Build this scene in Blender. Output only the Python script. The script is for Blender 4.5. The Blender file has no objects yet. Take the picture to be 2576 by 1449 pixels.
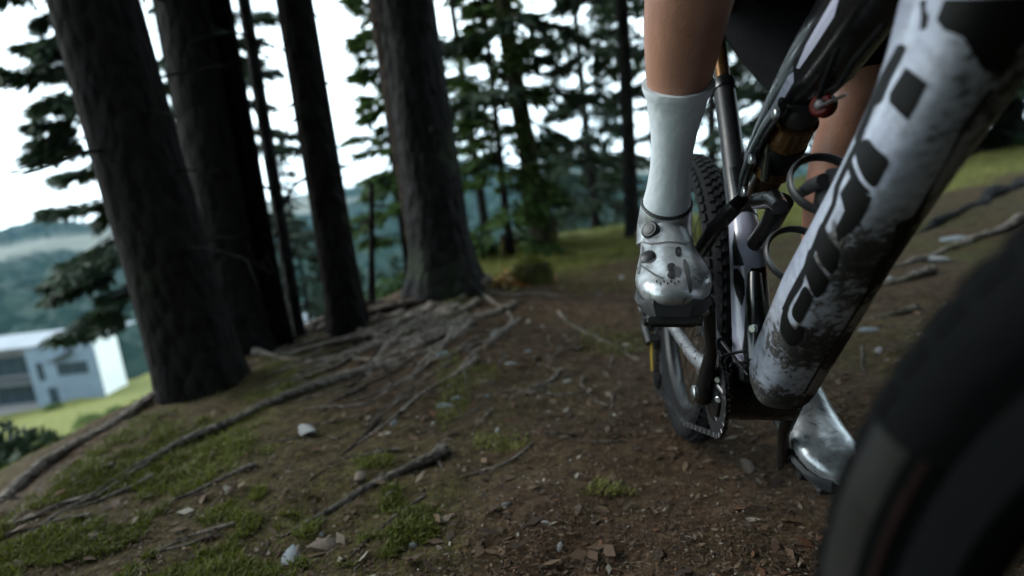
import bpy, bmesh, math, random
import numpy as np
from mathutils import Vector, Matrix
from mathutils.bvhtree import BVHTree

S = bpy.context.scene
COL = S.collection
rad = math.radians

# ------------------------------------------------------------------ camera
PITCH, ROLL, EYE = rad(11.0), rad(6.0), 0.65
LENS, SENSOR = 20.0, 36.0
FPX = 2576 * LENS / SENSOR                       # focal length in pixels of a 2576 px wide picture
R0, U0, F = Vector((1, 0, 0)), Vector((0, math.sin(PITCH), math.cos(PITCH))), Vector((0, math.cos(PITCH), -math.sin(PITCH)))
R = R0 * math.cos(ROLL) - U0 * math.sin(ROLL)
U = R0 * math.sin(ROLL) + U0 * math.cos(ROLL)
C = Vector((0, 0, EYE))
cd = bpy.data.cameras.new('camera')
cam = bpy.data.objects.new('camera', cd); COL.objects.link(cam)
cam.matrix_world = Matrix(((R.x, U.x, -F.x, C.x), (R.y, U.y, -F.y, C.y), (R.z, U.z, -F.z, C.z), (0, 0, 0, 1)))
cd.lens, cd.sensor_width, cd.clip_start, cd.clip_end = LENS, SENSOR, 0.01, 6000
cd.dof.use_dof = True
cd.dof.focus_distance = 0.80
cd.dof.aperture_fstop = 2.0
S.camera = cam

# ------------------------------------------------------------------ world and sun (overcast)
SUN_EL, SUN_ROT = rad(34), rad(-72)
W = bpy.data.worlds.new('World'); S.world = W; W.use_nodes = True
nt = W.node_tree; nt.nodes.clear()
out = nt.nodes.new('ShaderNodeOutputWorld'); bg = nt.nodes.new('ShaderNodeBackground')
sky = nt.nodes.new('ShaderNodeTexSky'); sky.sky_type = 'NISHITA'; sky.sun_disc = False
sky.sun_elevation = SUN_EL; sky.sun_rotation = SUN_ROT; sky.air_density = 1.2; sky.dust_density = 2.0
tc = nt.nodes.new('ShaderNodeTexCoord'); mp = nt.nodes.new('ShaderNodeMapping'); mp.inputs['Scale'].default_value = (1.0, 1.0, 2.6)
nz = nt.nodes.new('ShaderNodeTexNoise'); nz.inputs['Scale'].default_value = 2.2; nz.inputs['Detail'].default_value = 6
rm = nt.nodes.new('ShaderNodeValToRGB')
rm.color_ramp.elements[0].position = 0.30; rm.color_ramp.elements[0].color = (8.6, 11.0, 12.4, 1)
rm.color_ramp.elements[1].position = 0.62; rm.color_ramp.elements[1].color = (13.4, 16.2, 17.2, 1)
mx = nt.nodes.new('ShaderNodeMix'); mx.data_type = 'RGBA'; mx.inputs[0].default_value = 0.88
nt.links.new(tc.outputs['Generated'], mp.inputs[0]); nt.links.new(mp.outputs[0], nz.inputs['Vector'])
nt.links.new(nz.outputs['Fac'], rm.inputs[0]); nt.links.new(sky.outputs[0], mx.inputs[6]); nt.links.new(rm.outputs[0], mx.inputs[7])
nt.links.new(mx.outputs[2], bg.inputs[0]); bg.inputs[1].default_value = 0.15
nt.links.new(bg.outputs[0], out.inputs[0])
sd = bpy.data.lights.new('sun', 'SUN'); sd.energy = 1.5; sd.angle = rad(22); sd.color = (1.0, 0.97, 0.92)
sun = bpy.data.objects.new('sun', sd); COL.objects.link(sun)
sdir = Vector((math.sin(SUN_ROT) * math.cos(SUN_EL), math.cos(SUN_ROT) * math.cos(SUN_EL), math.sin(SUN_EL)))
sun.rotation_euler = sdir.to_track_quat('Z', 'Y').to_euler()
vs = S.view_settings; vs.view_transform = 'Standard'; vs.look = 'None'; vs.exposure = 0.72; vs.gamma = 1.0; vs.use_curve_mapping = False
S.cycles.max_bounces = 6; S.cycles.diffuse_bounces = 3; S.cycles.glossy_bounces = 3; S.cycles.volume_bounces = 1
S.cycles.use_denoising = True

# ------------------------------------------------------------------ helpers
def P(px, py, d):
    return C + R * ((px - 1288) / FPX * d) + U * ((724 - py) / FPX * d) + F * d
def CAM(a, v, d):
    return C + R * a + U * v + F * d

class MB:
    """collects shapes that become ONE mesh object"""
    def __init__(s): s.v = []; s.f = []
    def add(s, v, f):
        n = len(s.v); s.v += [tuple(x) for x in v]; s.f += [tuple(i + n for i in q) for q in f]; return s
    def loft(s, rings, caps=True, closed=False):
        n = len(rings[0]); m = len(rings); v = [p for r in rings for p in r]; f = []
        for i in range(m if closed else m - 1):
            j = (i + 1) % m
            for k in range(n):
                l = (k + 1) % n
                f.append((i * n + k, i * n + l, j * n + l, j * n + k))
        if caps and not closed:
            f.append(tuple(reversed(range(n)))); f.append(tuple((m - 1) * n + k for k in range(n)))
        return s.add(v, f)
    def tube(s, pts, r, n=10, flat=None, up=None, sup=2.0):
        """pts path, r radius or list; flat: list/number ratio of second axis; sup: superellipse exponent"""
        pts = [Vector(p) for p in pts]; m = len(pts)
        rr = r if isinstance(r, (list, tuple)) else [r] * m
        fl = flat if isinstance(flat, (list, tuple)) else [1.0 if flat is None else flat] * m
        rings = []; prev = Vector(up) if up is not None else None
        for i in range(m):
            t = (pts[min(i + 1, m - 1)] - pts[max(i - 1, 0)]).normalized()
            if prev is None:
                prev = Vector((0, 0, 1)) if abs(t.z) < .9 else Vector((1, 0, 0))
            a = (prev - t * prev.dot(t)).normalized(); prev = a; b = t.cross(a)
            ring = []
            for k in range(n):
                th = 2 * math.pi * k / n; c, q = math.cos(th), math.sin(th)
                c = math.copysign(abs(c) ** (2 / sup), c); q = math.copysign(abs(q) ** (2 / sup), q)
                ring.append(pts[i] + a * (c * rr[i]) + b * (q * rr[i] * fl[i]))
            rings.append(ring)
        return s.loft(rings)
    def box(s, c, ax, ay, az, bev=0.0):
        c = Vector(c)
        if bev <= 0:
            v = [c + ax * i + ay * j + az * k for i in (-1, 1) for j in (-1, 1) for k in (-1, 1)]
            return s.add(v, [(0, 1, 3, 2), (4, 6, 7, 5), (0, 4, 5, 1), (2, 3, 7, 6), (0, 2, 6, 4), (1, 5, 7, 3)])
        lx, ly = ax.length, ay.length; b = min(bev, lx * .9, ly * .9, az.length * .9)
        def ring(sx, sy, z):
            x, y = ax * sx, ay * sy; ux, uy = ax.normalized() * b, ay.normalized() * b
            return [c + z + q for q in (x + y - uy, x + y - ux, -x + y + ux, -x + y - uy, -x - y + uy, -x - y + ux, x - y - ux, x - y + uy)]
        zb = az.normalized() * b; k = 1 - b / max(lx, ly)
        return s.loft([ring(k, k, -az), ring(1, 1, -az + zb), ring(1, 1, az - zb), ring(k, k, az)])
    def revolve(s, c, axis, ref, prof, n=48, a0=0.0, a1=2 * math.pi, closed=True):
        """prof: list of (radius, offset along axis); closed: profile loops on itself"""
        axis = axis.normalized(); ref = (ref - axis * ref.dot(axis)).normalized(); o = axis.cross(ref)
        full = abs(a1 - a0 - 2 * math.pi) < 1e-6
        rings = []
        for i in range(n if full else n + 1):
            th = a0 + (a1 - a0) * i / n; d = ref * math.cos(th) + o * math.sin(th)
            rings.append([c + d * r + axis * h for r, h in prof])
        m, q = len(rings), len(prof); v = [p for r_ in rings for p in r_]; f = []
        for i in range(m if full else m - 1):
            j = (i + 1) % m
            for k in range(q if closed else q - 1):
                l = (k + 1) % q
                f.append((i * q + k, i * q + l, j * q + l, j * q + k))
        return s.add(v, f)
    def disc(s, c, axis, r, h, n=20, bev=.15):
        axis = axis.normalized(); ref = axis.orthogonal().normalized(); o = axis.cross(ref)
        def ring(rr, z): return [c + axis * z + (ref * math.cos(2 * math.pi * k / n) + o * math.sin(2 * math.pi * k / n)) * rr for k in range(n)]
        return s.loft([ring(r, -h), ring(r, h * (1 - bev * 2)), ring(r * (1 - bev), h)])
    def ball(s, c, ax, ay, az, nu=12, nv=8):
        v = []; f = []; c = Vector(c)
        for i in range(nv + 1):
            ph = math.pi * i / nv
            for k in range(nu):
                th = 2 * math.pi * k / nu
                v.append(c + ax * (math.sin(ph) * math.cos(th)) + ay * (math.sin(ph) * math.sin(th)) + az * math.cos(ph))
        for i in range(nv):
            for k in range(nu):
                l = (k + 1) % nu; f.append((i * nu + k, (i + 1) * nu + k, (i + 1) * nu + l, i * nu + l))
        return s.add(v, f)
    def build(s, name, mat, parent=None, smooth=True):
        me = bpy.data.meshes.new(name); me.from_pydata(s.v, [], s.f); me.validate()
        bm = bmesh.new(); bm.from_mesh(me); bmesh.ops.remove_doubles(bm, verts=bm.verts, dist=1e-6); bmesh.ops.recalc_face_normals(bm, faces=bm.faces)
        bm.to_mesh(me); bm.free()
        return link(name, me, mat, parent, smooth)

def link(name, me, mat, parent=None, smooth=True):
    if mat is not None:
        if len(me.materials) == 0: me.materials.append(mat)
    if smooth:
        me.polygons.foreach_set('use_smooth', [True] * len(me.polygons))
        try: me.set_sharp_from_angle(angle=rad(38))
        except Exception: pass
    o = bpy.data.objects.new(name, me); COL.objects.link(o)
    if parent is not None:
        o.parent = parent
        o.matrix_parent_inverse = Matrix.Translation(-parent.location)
    return o

def np_mesh(name, v, f, attr=None):
    v = np.asarray(v, np.float32); f = np.asarray(f, np.int32); k = f.shape[1]
    me = bpy.data.meshes.new(name)
    me.vertices.add(len(v)); me.vertices.foreach_set('co', v.ravel())
    me.loops.add(f.size); me.loops.foreach_set('vertex_index', f.ravel())
    me.polygons.add(len(f)); me.polygons.foreach_set('loop_start', np.arange(0, f.size, k, dtype=np.int32))
    me.update(calc_edges=True); me.validate()
    if attr is not None:
        for nm, a in attr.items():
            a = np.asarray(a, np.float32)
            ca = me.color_attributes.new(nm, 'FLOAT_COLOR', 'POINT')
            if a.shape[1] == 3: a = np.concatenate([a, np.ones((len(a), 1), np.float32)], 1)
            ca.data.foreach_set('color', a.ravel())
    return me

def empty(name, loc, label=None, cat=None, group=None, kind=None):
    o = bpy.data.objects.new(name, None); COL.objects.link(o); o.location = loc; o.empty_display_size = .1
    return tag(o, label, cat, group, kind)
def tag(o, label=None, cat=None, group=None, kind=None):
    if label: o['label'] = label
    if cat: o['category'] = cat
    if group: o['group'] = group
    if kind: o['kind'] = kind
    return o

# ---- value noise
class VN:
    def __init__(s, seed): s.t = np.random.RandomState(seed).rand(256, 256).astype(np.float64)
    def __call__(s, x, y):
        xi = np.floor(x).astype(int); yi = np.floor(y).astype(int); fx = x - xi; fy = y - yi
        fx = fx * fx * (3 - 2 * fx); fy = fy * fy * (3 - 2 * fy); t = s.t
        a = t[xi % 256, yi % 256]; b = t[(xi + 1) % 256, yi % 256]; c = t[xi % 256, (yi + 1) % 256]; d = t[(xi + 1) % 256, (yi + 1) % 256]
        return (a * (1 - fx) + b * fx) * (1 - fy) + (c * (1 - fx) + d * fx) * fy - .5
vn1, vn2 = VN(3), VN(11)
def fbm(x, y, f0, octv=4, n=vn1):
    s = 0; a = 1; f = f0
    for _ in range(octv):
        s = s + a * n(x * f + 17.3 * f, y * f - 9.1 * f); a *= .5; f *= 2.03
    return s
def sstep(a, b, x):
    t = np.clip((x - a) / (b - a), 0, 1); return t * t * (3 - 2 * t)

# ------------------------------------------------------------------ materials
def new_mat(name):
    m = bpy.data.materials.new(name); m.use_nodes = True
    n = m.node_tree; b = n.nodes['Principled BSDF']
    return m, n, b
def N(n, t, **kw):
    o = n.nodes.new(t)
    for k, v in kw.items():
        if hasattr(o, k): setattr(o, k, v)
        else: o.inputs[k.replace('_', ' ')].default_value = v
    return o
def ramp(n, stops):
    r = n.nodes.new('ShaderNodeValToRGB'); e = r.color_ramp.elements
    e[0].position, e[0].color = stops[0][0], (*stops[0][1], 1)
    e[1].position, e[1].color = stops[-1][0], (*stops[-1][1], 1)
    for p, c in stops[1:-1]:
        q = e.new(p); q.color = (*c, 1)
    return r
def mix(n, fac, a, b):
    m = n.nodes.new('ShaderNodeMix'); m.data_type = 'RGBA'
    for s, i in ((fac, 0), (a, 6), (b, 7)):
        if hasattr(s, 'is_linked'): n.links.new(s, m.inputs[i])
        elif i == 0: m.inputs[0].default_value = s
        else: m.inputs[i].default_value = (*s, 1)
    return m.outputs[2]
def simple(name, c1, c2=None, rough=.5, metal=0.0, scale=30, bump=0.0, coat=0.0, spec=.4, rvar=.12, dirt=None, dirt_t=.55):
    """two-tone noise colour, varied roughness, optional bump and dried dirt"""
    m, n, b = new_mat(name); c2 = c2 or tuple(x * .72 for x in c1)
    tc = N(n, 'ShaderNodeTexCoord'); nz = N(n, 'ShaderNodeTexNoise', Scale=scale, Detail=6.0, Roughness=.6)
    n.links.new(tc.outputs['Object'], nz.inputs['Vector'])
    r = ramp(n, [(.32, c2), (.68, c1)]); n.links.new(nz.outputs['Fac'], r.inputs[0])
    col = r.outputs[0]
    mr = N(n, 'ShaderNodeMapRange'); mr.inputs['To Min'].default_value = max(.03, rough - rvar); mr.inputs['To Max'].default_value = min(1, rough + rvar)
    n.links.new(nz.outputs['Fac'], mr.inputs[0]); rsock = mr.outputs[0]
    if dirt:
        nd = N(n, 'ShaderNodeTexNoise', Scale=scale * 1.7, Detail=8.0, Roughness=.7); n.links.new(tc.outputs['Object'], nd.inputs['Vector'])
        rd = ramp(n, [(dirt_t, (0, 0, 0)), (dirt_t + .08, (1, 1, 1))]); n.links.new(nd.outputs['Fac'], rd.inputs[0])
        col = mix(n, rd.outputs[0], col, dirt)
        ma = N(n, 'ShaderNodeMath', operation='MAXIMUM'); n.links.new(rsock, ma.inputs[0])
        m8 = N(n, 'ShaderNodeMath', operation='MULTIPLY'); n.links.new(rd.outputs[0], m8.inputs[0]); m8.inputs[1].default_value = .9
        n.links.new(m8.outputs[0], ma.inputs[1]); rsock = ma.outputs[0]
    n.links.new(col, b.inputs['Base Color']); n.links.new(rsock, b.inputs['Roughness'])
    b.inputs['Metallic'].default_value = metal; b.inputs['Coat Weight'].default_value = coat; b.inputs['Coat Roughness'].default_value = .08
    b.inputs['Specular IOR Level'].default_value = spec
    if bump:
        nb = N(n, 'ShaderNodeTexNoise', Scale=scale * 4, Detail=4.0); n.links.new(tc.outputs['Object'], nb.inputs['Vector'])
        bp = N(n, 'ShaderNodeBump', Strength=bump, Distance=.004); n.links.new(nb.outputs['Fac'], bp.inputs['Height']); n.links.new(bp.outputs[0], b.inputs['Normal'])
    return m

def bark_mat(name, dark, light, moss=None, mossamt=.0, scale=1.0):
    m, n, b = new_mat(name); tc = N(n, 'ShaderNodeTexCoord')
    mpn = N(n, 'ShaderNodeMapping'); mpn.inputs['Scale'].default_value = (scale, scale, scale * .55); n.links.new(tc.outputs['Object'], mpn.inputs[0])
    vo = N(n, 'ShaderNodeTexVoronoi', Scale=26.0); vo.feature = 'F1'; n.links.new(mpn.outputs[0], vo.inputs['Vector'])
    nz = N(n, 'ShaderNodeTexNoise', Scale=11.0, Detail=9.0, Roughness=.72); n.links.new(mpn.outputs[0], nz.inputs['Vector'])
    nl = N(n, 'ShaderNodeTexNoise', Scale=2.3, Detail=5.0, Roughness=.6); n.links.new(tc.outputs['Object'], nl.inputs['Vector'])
    r = ramp(n, [(.28, dark), (.55, tuple((a + c) / 2 for a, c in zip(dark, light))), (.75, light)]); n.links.new(nz.outputs['Fac'], r.inputs[0])
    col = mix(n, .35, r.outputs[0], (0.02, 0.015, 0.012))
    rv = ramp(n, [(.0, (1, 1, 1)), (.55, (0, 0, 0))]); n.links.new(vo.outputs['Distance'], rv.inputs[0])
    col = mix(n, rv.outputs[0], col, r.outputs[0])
    if moss:
        rmm = ramp(n, [(.62 - mossamt * .3, (0, 0, 0)), (.72 - mossamt * .3, (1, 1, 1))]); n.links.new(nl.outputs['Fac'], rmm.inputs[0])
        col = mix(n, rmm.outputs[0], col, moss)
    n.links.new(col, b.inputs['Base Color']); b.inputs['Roughness'].default_value = .95; b.inputs['Specular IOR Level'].default_value = .06
    ad = N(n, 'ShaderNodeMath', operation='MULTIPLY_ADD'); n.links.new(nz.outputs['Fac'], ad.inputs[0]); ad.inputs[1].default_value = 1.2
    iv = N(n, 'ShaderNodeMath', operation='MULTIPLY'); iv.inputs[1].default_value = -1.0; n.links.new(vo.outputs['Distance'], iv.inputs[0]); n.links.new(iv.outputs[0], ad.inputs[2])
    bp = N(n, 'ShaderNodeBump', Strength=1.0, Distance=.03); n.links.new(ad.outputs[0], bp.inputs['Height']); n.links.new(bp.outputs[0], b.inputs['Normal'])
    return m

def leaf_mat(name, cols, trans=.25, scale=3.0):
    m, n, b = new_mat(name); tc = N(n, 'ShaderNodeTexCoord'); gi = N(n, 'ShaderNodeNewGeometry')
    nz = N(n, 'ShaderNodeTexNoise', Scale=scale, Detail=3.0); n.links.new(tc.outputs['Object'], nz.inputs['Vector'])
    ri = N(n, 'ShaderNodeMath', operation='MULTIPLY_ADD'); n.links.new(gi.outputs['Random Per Island'], ri.inputs[0]); ri.inputs[1].default_value = .5
    sb = N(n, 'ShaderNodeMath', operation='MULTIPLY_ADD'); n.links.new(nz.outputs['Fac'], sb.inputs[0]); sb.inputs[1].default_value = 1.2; sb.inputs[2].default_value = -.35
    n.links.new(sb.outputs[0], ri.inputs[2])
    st = [(i / (len(cols) - 1), c) for i, c in enumerate(cols)]; r = ramp(n, st); n.links.new(ri.outputs[0], r.inputs[0])
    n.links.new(r.outputs[0], b.inputs['Base Color']); b.inputs['Roughness'].default_value = .65; b.inputs['Specular IOR Level'].default_value = .3
    tr = N(n, 'ShaderNodeBsdfTranslucent'); n.links.new(r.outputs[0], tr.inputs[0])
    ms = N(n, 'ShaderNodeMixShader'); ms.inputs[0].default_value = trans
    n.links.new(b.outputs[0], ms.inputs[1]); n.links.new(tr.outputs[0], ms.inputs[2]); n.links.new(ms.outputs[0], n.nodes['Material Output'].inputs[0])
    return m
def attr_mat(name, rough=.85, scale=60, attr='col'):
    m, n, b = new_mat(name); a = N(n, 'ShaderNodeAttribute'); a.attribute_name = attr
    nz = N(n, 'ShaderNodeTexNoise', Scale=scale, Detail=3.0); tc = N(n, 'ShaderNodeTexCoord'); n.links.new(tc.outputs['Object'], nz.inputs['Vector'])
    mu = n.nodes.new('ShaderNodeMix'); mu.data_type = 'RGBA'; mu.blend_type = 'MULTIPLY'; mu.inputs[0].default_value = .6
    n.links.new(a.outputs['Color'], mu.inputs[6]); n.links.new(nz.outputs['Fac'], mu.inputs[7])
    n.links.new(mu.outputs[2], b.inputs['Base Color']); b.inputs['Roughness'].default_value = rough; b.inputs['Specular IOR Level'].default_value = .25
    return m

M = {}
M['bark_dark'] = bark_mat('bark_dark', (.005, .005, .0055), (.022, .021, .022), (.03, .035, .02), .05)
M['bark_grey'] = bark_mat('bark_grey', (.014, .014, .015), (.066, .067, .070), (.046, .054, .040), .25)
M['bark_moss'] = bark_mat('bark_moss', (.030, .027, .018), (.11, .095, .065), (.06, .075, .02), .45, .7)
M['bark_brown'] = bark_mat('bark_brown', (.018, .013, .011), (.065, .050, .042), None, 0)
M['rootwood'] = bark_mat('rootwood', (.10, .082, .070), (.52, .45, .39), (.06, .07, .02), .12, 1.6)
M['deadwood'] = bark_mat('deadwood', (.07, .062, .055), (.32, .285, .25), None, 0, 2.0)
M['needles'] = leaf_mat('needles', [(.010, .020, .012), (.022, .042, .020), (.045, .070, .024)], .25)
M['needles_green'] = leaf_mat('needles_green', [(.020, .045, .010), (.050, .095, .018), (.085, .130, .030)], .3)
M['needles_far'] = leaf_mat('needles_far', [(.010, .022, .018), (.020, .045, .030), (.035, .065, .034)], .2, .6)
M['leaves'] = leaf_mat('leaves', [(.030, .055, .014), (.065, .100, .024), (.10, .13, .035)], .35)
M['grass'] = leaf_mat('grass', [(.075, .090, .018), (.14, .15, .032), (.24, .21, .075)], .3, 1.2)
M['grass_lit'] = leaf_mat('grass_lit', [(.10, .115, .022), (.19, .20, .042), (.32, .28, .10)], .3, 1.2)  # brighter copy of the grass, open light on the crest put into its colour
M['moss'] = leaf_mat('moss', [(.040, .048, .008), (.090, .105, .014), (.155, .160, .026)], .3, 2.0)
M['stone'] = simple('stone', (.27, .27, .265), (.14, .14, .14), .85, scale=14, bump=.6, dirt=(.06, .045, .03), dirt_t=.56)
M['stone_blue'] = simple('stone_blue', (.20, .23, .25), (.10, .115, .125), .8, scale=14, bump=.6, dirt=(.06, .045, .03), dirt_t=.6)
M['stone_brown'] = simple('stone_brown', (.15, .115, .09), (.08, .06, .045), .9, scale=14, bump=.6)
M['litter'] = attr_mat('litter')

# ------------------------------------------------------------------ ground
BROW = np.array([(-2.2, -14), (-1.6, -4), (-1.22, 1.2), (-1.32, 1.9), (-1.24, 2.45), (-.90, 3.1), (-.48, 3.8), (-.35, 4.7), (.25, 5.9), (1.3, 6.3), (3.2, 7.6), (7, 11), (16, 19), (40, 34), (120, 80)], float)
def brow_dist(x, y):
    best = np.full(np.shape(x), 1e9); sg = np.ones(np.shape(x))
    for (x0, y0), (x1, y1) in zip(BROW[:-1], BROW[1:]):
        dx, dy = x1 - x0, y1 - y0; L = dx * dx + dy * dy
        t = np.clip(((x - x0) * dx + (y - y0) * dy) / L, 0, 1)
        ex, ey = x - (x0 + t * dx), y - (y0 + t * dy); d = np.hypot(ex, ey)
        side = np.sign(dx * (y - y0) - dy * (x - x0))
        up = d < best - 1e-9; best = np.where(up, d, best); sg = np.where(up, side, sg)
    return best * np.where(sg == 0, 1, sg)
def gz(x, y, fine=True):
    x = np.asarray(x, float); y = np.asarray(y, float)
    s = brow_dist(x, y); sp = np.maximum(s + .12, 0); sp = sp * sp / (sp + .35)
    z = -17.6 * (1 - np.exp(-sp * .47 / 17.6))
    r = np.hypot(x, y)
    z = z + .05 * fbm(x, y, .9, 3) * sstep(.3, 1.5, r) + fbm(x, y, .05, 3, vn2) * 2.0 * sstep(12, 60, sp) + .35 * fbm(x, y, .25, 3, vn2) * sstep(2, 8, sp)
    # knoll of grass past the big trunk, bank on the right
    z = z + .10 * np.exp(-(((x - .9) / 1.2) ** 2 + ((y - 4.9) / .7) ** 2)) * (s < .6)
    z = z + .28 * sstep(2.2, 8, x) * sstep(-6, 3, y) * (1 - sstep(0, 3, s)) + .10 * sstep(2.4, 3.4, x + .35 * fbm(x, y, .8, 2)) * (1 - sstep(0, 1, s))
    # raised root mat below the big trunk
    z = z + .05 * np.exp(-(((x + .35) / .7) ** 2 + ((y - 3.2) / .6) ** 2)) * (s < .4)
    if fine:
        near = 1 - sstep(4, 12, r)
        z = z + near * (.034 * fbm(x, y, 4.1, 4) + .011 * fbm(x, y, 17, 2, vn2))
    return z
def gp(x, y, dz=0.0):
    return Vector((x, y, float(gz(np.array([x]), np.array([y]))[0]) + dz))
def at(px, py, dz=0.0, far=220):
    d = P(px, py, 1) - C
    t = np.geomspace(.25, far, 2600)
    z = C.z + d.z * t - gz(C.x + d.x * t, C.y + d.y * t)
    i = np.where(z <= 0)[0]
    if len(i) == 0: k = far
    else:
        j = max(int(i[0]), 1); a, b = z[j - 1], z[j]; k = t[j - 1] + (t[j] - t[j - 1]) * a / (a - b)
    p = C + d * float(k); return Vector((p.x, p.y, p.z + dz))
def at_plane(px, py):
    d = P(px, py, 1) - C; k = -EYE / d.z; return gp(d.x * k, d.y * k)
def at_far(px, py, dz=0.0, near=7.0, far=120):
    d = P(px, py, 1) - C; t = np.geomspace(near, far, 3000); z = C.z + d.z * t - gz(C.x + d.x * t, C.y + d.y * t)
    i = np.where(z <= 0)[0]; k = t[int(i[0])] if len(i) else 30.0
    p = C + d * float(k); return gp(p.x, p.y, dz)
def depth(p): return (Vector(p) - C).dot(F)

n = 560
u = np.linspace(-1, 1, n); kk = 7.95
gx = .9 * np.sinh(kk * u) + .1; gy = .9 * np.sinh(kk * u) + 1.9
X, Y = np.meshgrid(gx, gy, indexing='ij'); Z = gz(X, Y)
s_ = brow_dist(X, Y); rr = np.hypot(X, Y)
# plane-frame coordinates used to say where moss, grass and bare trail lie
trail_x = .22 + .16 * Y + .10 * np.sin(Y * .9)                # centre line of the ridden trail
dt = X - trail_x
bare = np.exp(-(dt / .55) ** 2) * (1 - sstep(3.2, 3.9, Y))
mossn = fbm(X, Y, 1.9, 4) + .30 * fbm(X * 1.0, Y * .45, 5.0, 3, vn2)
moss = np.clip(sstep(-.34, .36, mossn + .34 * np.exp(-((X + .50) ** 2 + (Y - 1.2) ** 2) / .45)), 0, 1) * (1 - sstep(-.25, .15, s_)) * (1 - bare * .85) * (1 - sstep(3.4, 4.4, Y) * .5)
moss *= .45 + .55 * sstep(-.3, .3, fbm(X, Y, 6.5, 3))
moss *= (1 - .85 * np.exp(-(((X + .35) / .75) ** 2 + ((Y - 3.0) / .7) ** 2)))
grass = sstep(3.4, 3.85, Y - .36 * X + .4 * fbm(X, Y, 1.2, 3)) * (X > -.6)
grass = np.maximum(grass * (1 - .0 * bare), sstep(.1, 1.2, s_))
grass = np.clip(grass + sstep(4.6, 5.6, X + .4 * fbm(X, Y, .9, 3)) * .9 * (Y > 2.5), 0, 1)
cov = np.stack([moss, grass, bare], -1).reshape(-1, 3)
idx = np.arange(n * n).reshape(n, n)
fc = np.stack([idx[:-1, :-1], idx[1:, :-1], idx[1:, 1:], idx[:-1, 1:]], -1).reshape(-1, 4)
gm, g_n, g_b = new_mat('forest_floor')
a = N(g_n, 'ShaderNodeAttribute'); a.attribute_name = 'cover'; sp_ = N(g_n, 'ShaderNodeSeparateColor'); g_n.links.new(a.outputs['Color'], sp_.inputs[0])
tcg = N(g_n, 'ShaderNodeTexCoord')
def gn(scale, det=8.0, ro=.65):
    q = N(g_n, 'ShaderNodeTexNoise', Scale=scale, Detail=det, Roughness=ro); g_n.links.new(tcg.outputs['Object'], q.inputs['Vector']); return q
n1, n2, n3, n4 = gn(7), gn(38), gn(150, 4), gn(1.3)
soil = ramp(g_n, [(.25, (.013, .008, .004)), (.46, (.052, .031, .016)), (.62, (.115, .074, .042)), (.78, (.20, .145, .095))]); g_n.links.new(n2.outputs['Fac'], soil.inputs[0])
soil2 = ramp(g_n, [(.3, (.022, .013, .007)), (.7, (.075, .046, .024))]); g_n.links.new(n1.outputs['Fac'], soil2.inputs[0])
sc = mix(g_n, .35, soil.outputs[0], soil2.outputs[0])
mo = ramp(g_n, [(.3, (.018, .020, .005)), (.55, (.066, .074, .012)), (.75, (.125, .122, .022))]); g_n.links.new(n2.outputs['Fac'], mo.inputs[0])
gr = ramp(g_n, [(.3, (.045, .052, .014)), (.5, (.11, .115, .030)), (.72, (.20, .175, .065))]); g_n.links.new(n1.outputs['Fac'], gr.inputs[0])
mfac = N(g_n, 'ShaderNodeMath', operation='MULTIPLY'); mrr = ramp(g_n, [(.34, (0, 0, 0)), (.58, (1, 1, 1))]); g_n.links.new(n3.outputs['Fac'], mrr.inputs[0])
g_n.links.new(sp_.outputs[0], mfac.inputs[0]); g_n.links.new(mrr.outputs[0], mfac.inputs[1])
c1 = mix(g_n, mfac.outputs[0], sc, mo.outputs[0]); c2_ = mix(g_n, sp_.outputs[1], c1, gr.outputs[0])
g_n.links.new(c2_, g_b.inputs['Base Color']); g_b.inputs['Roughness'].default_value = .95; g_b.inputs['Specular IOR Level'].default_value = .15
hm = N(g_n, 'ShaderNodeMath', operation='ADD'); g_n.links.new(n2.outputs['Fac'], hm.inputs[0])
h3 = N(g_n, 'ShaderNodeMath', operation='MULTIPLY'); h3.inputs[1].default_value = .45; g_n.links.new(n3.outputs['Fac'], h3.inputs[0]); g_n.links.new(h3.outputs[0], hm.inputs[1])
bp = N(g_n, 'ShaderNodeBump', Strength=1.0, Distance=.025); g_n.links.new(hm.outputs[0], bp.inputs['Height']); g_n.links.new(bp.outputs[0], g_b.inputs['Normal'])
gme = np_mesh('ground', np.stack([X, Y, Z], -1).reshape(-1, 3), fc, {'cover': cov})
ground = tag(link('ground', gme, gm), kind='structure')

# ------------------------------------------------------------------ far hills
RIDGE = [(-900, 700), (-300, 615), (0, 582), (100, 552), (250, 560), (450, 545), (650, 515), (870, 474), (960, 452), (1010, 425), (1080, 398), (1200, 403), (1350, 430), (1500, 420), (1700, 400), (2000, 390), (2576, 330), (3200, 280)]
raz, rel = [], []
for px, py in RIDGE:
    d = P(px, py, 1) - C; raz.append(math.atan2(d.x, d.y)); rel.append(d.z / math.hypot(d.x, d.y))
naz, nr = 900, 180
az = np.linspace(rad(-70), rad(66), naz); rq = np.concatenate([np.linspace(58, 130, 40), np.linspace(132, 300, 50), np.linspace(304, 760, 70), np.linspace(770, 1300, 20)])
A, RR = np.meshgrid(az, rq, indexing='ij'); HX, HY = RR * np.sin(A), RR * np.cos(A)
slope = np.interp(A, raz, rel)
RD = 640 + 90 * vn2(A * 6, A * 0) * 2
top = EYE + slope * RD
k = sstep(150, 1, 0 * A) * 0 + sstep(0, 1, np.clip((RR - 160) / (RD - 160), 0, 1) ** .9)
HZ = -18.6 + (top + 18.6) * k - sstep(0, 1, (RR - RD) / 500) * 45
HZ += 9 * fbm(HX, HY, .012, 4, vn2) * np.sin(np.pi * np.clip((RR - 130) / (RD - 130), 0, 1)) ** 2
forest = sstep(-.12, .10, fbm(HX, HY, .011, 4) + .40 * (1 - sstep(.30, .75, k)) - .16)
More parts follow.
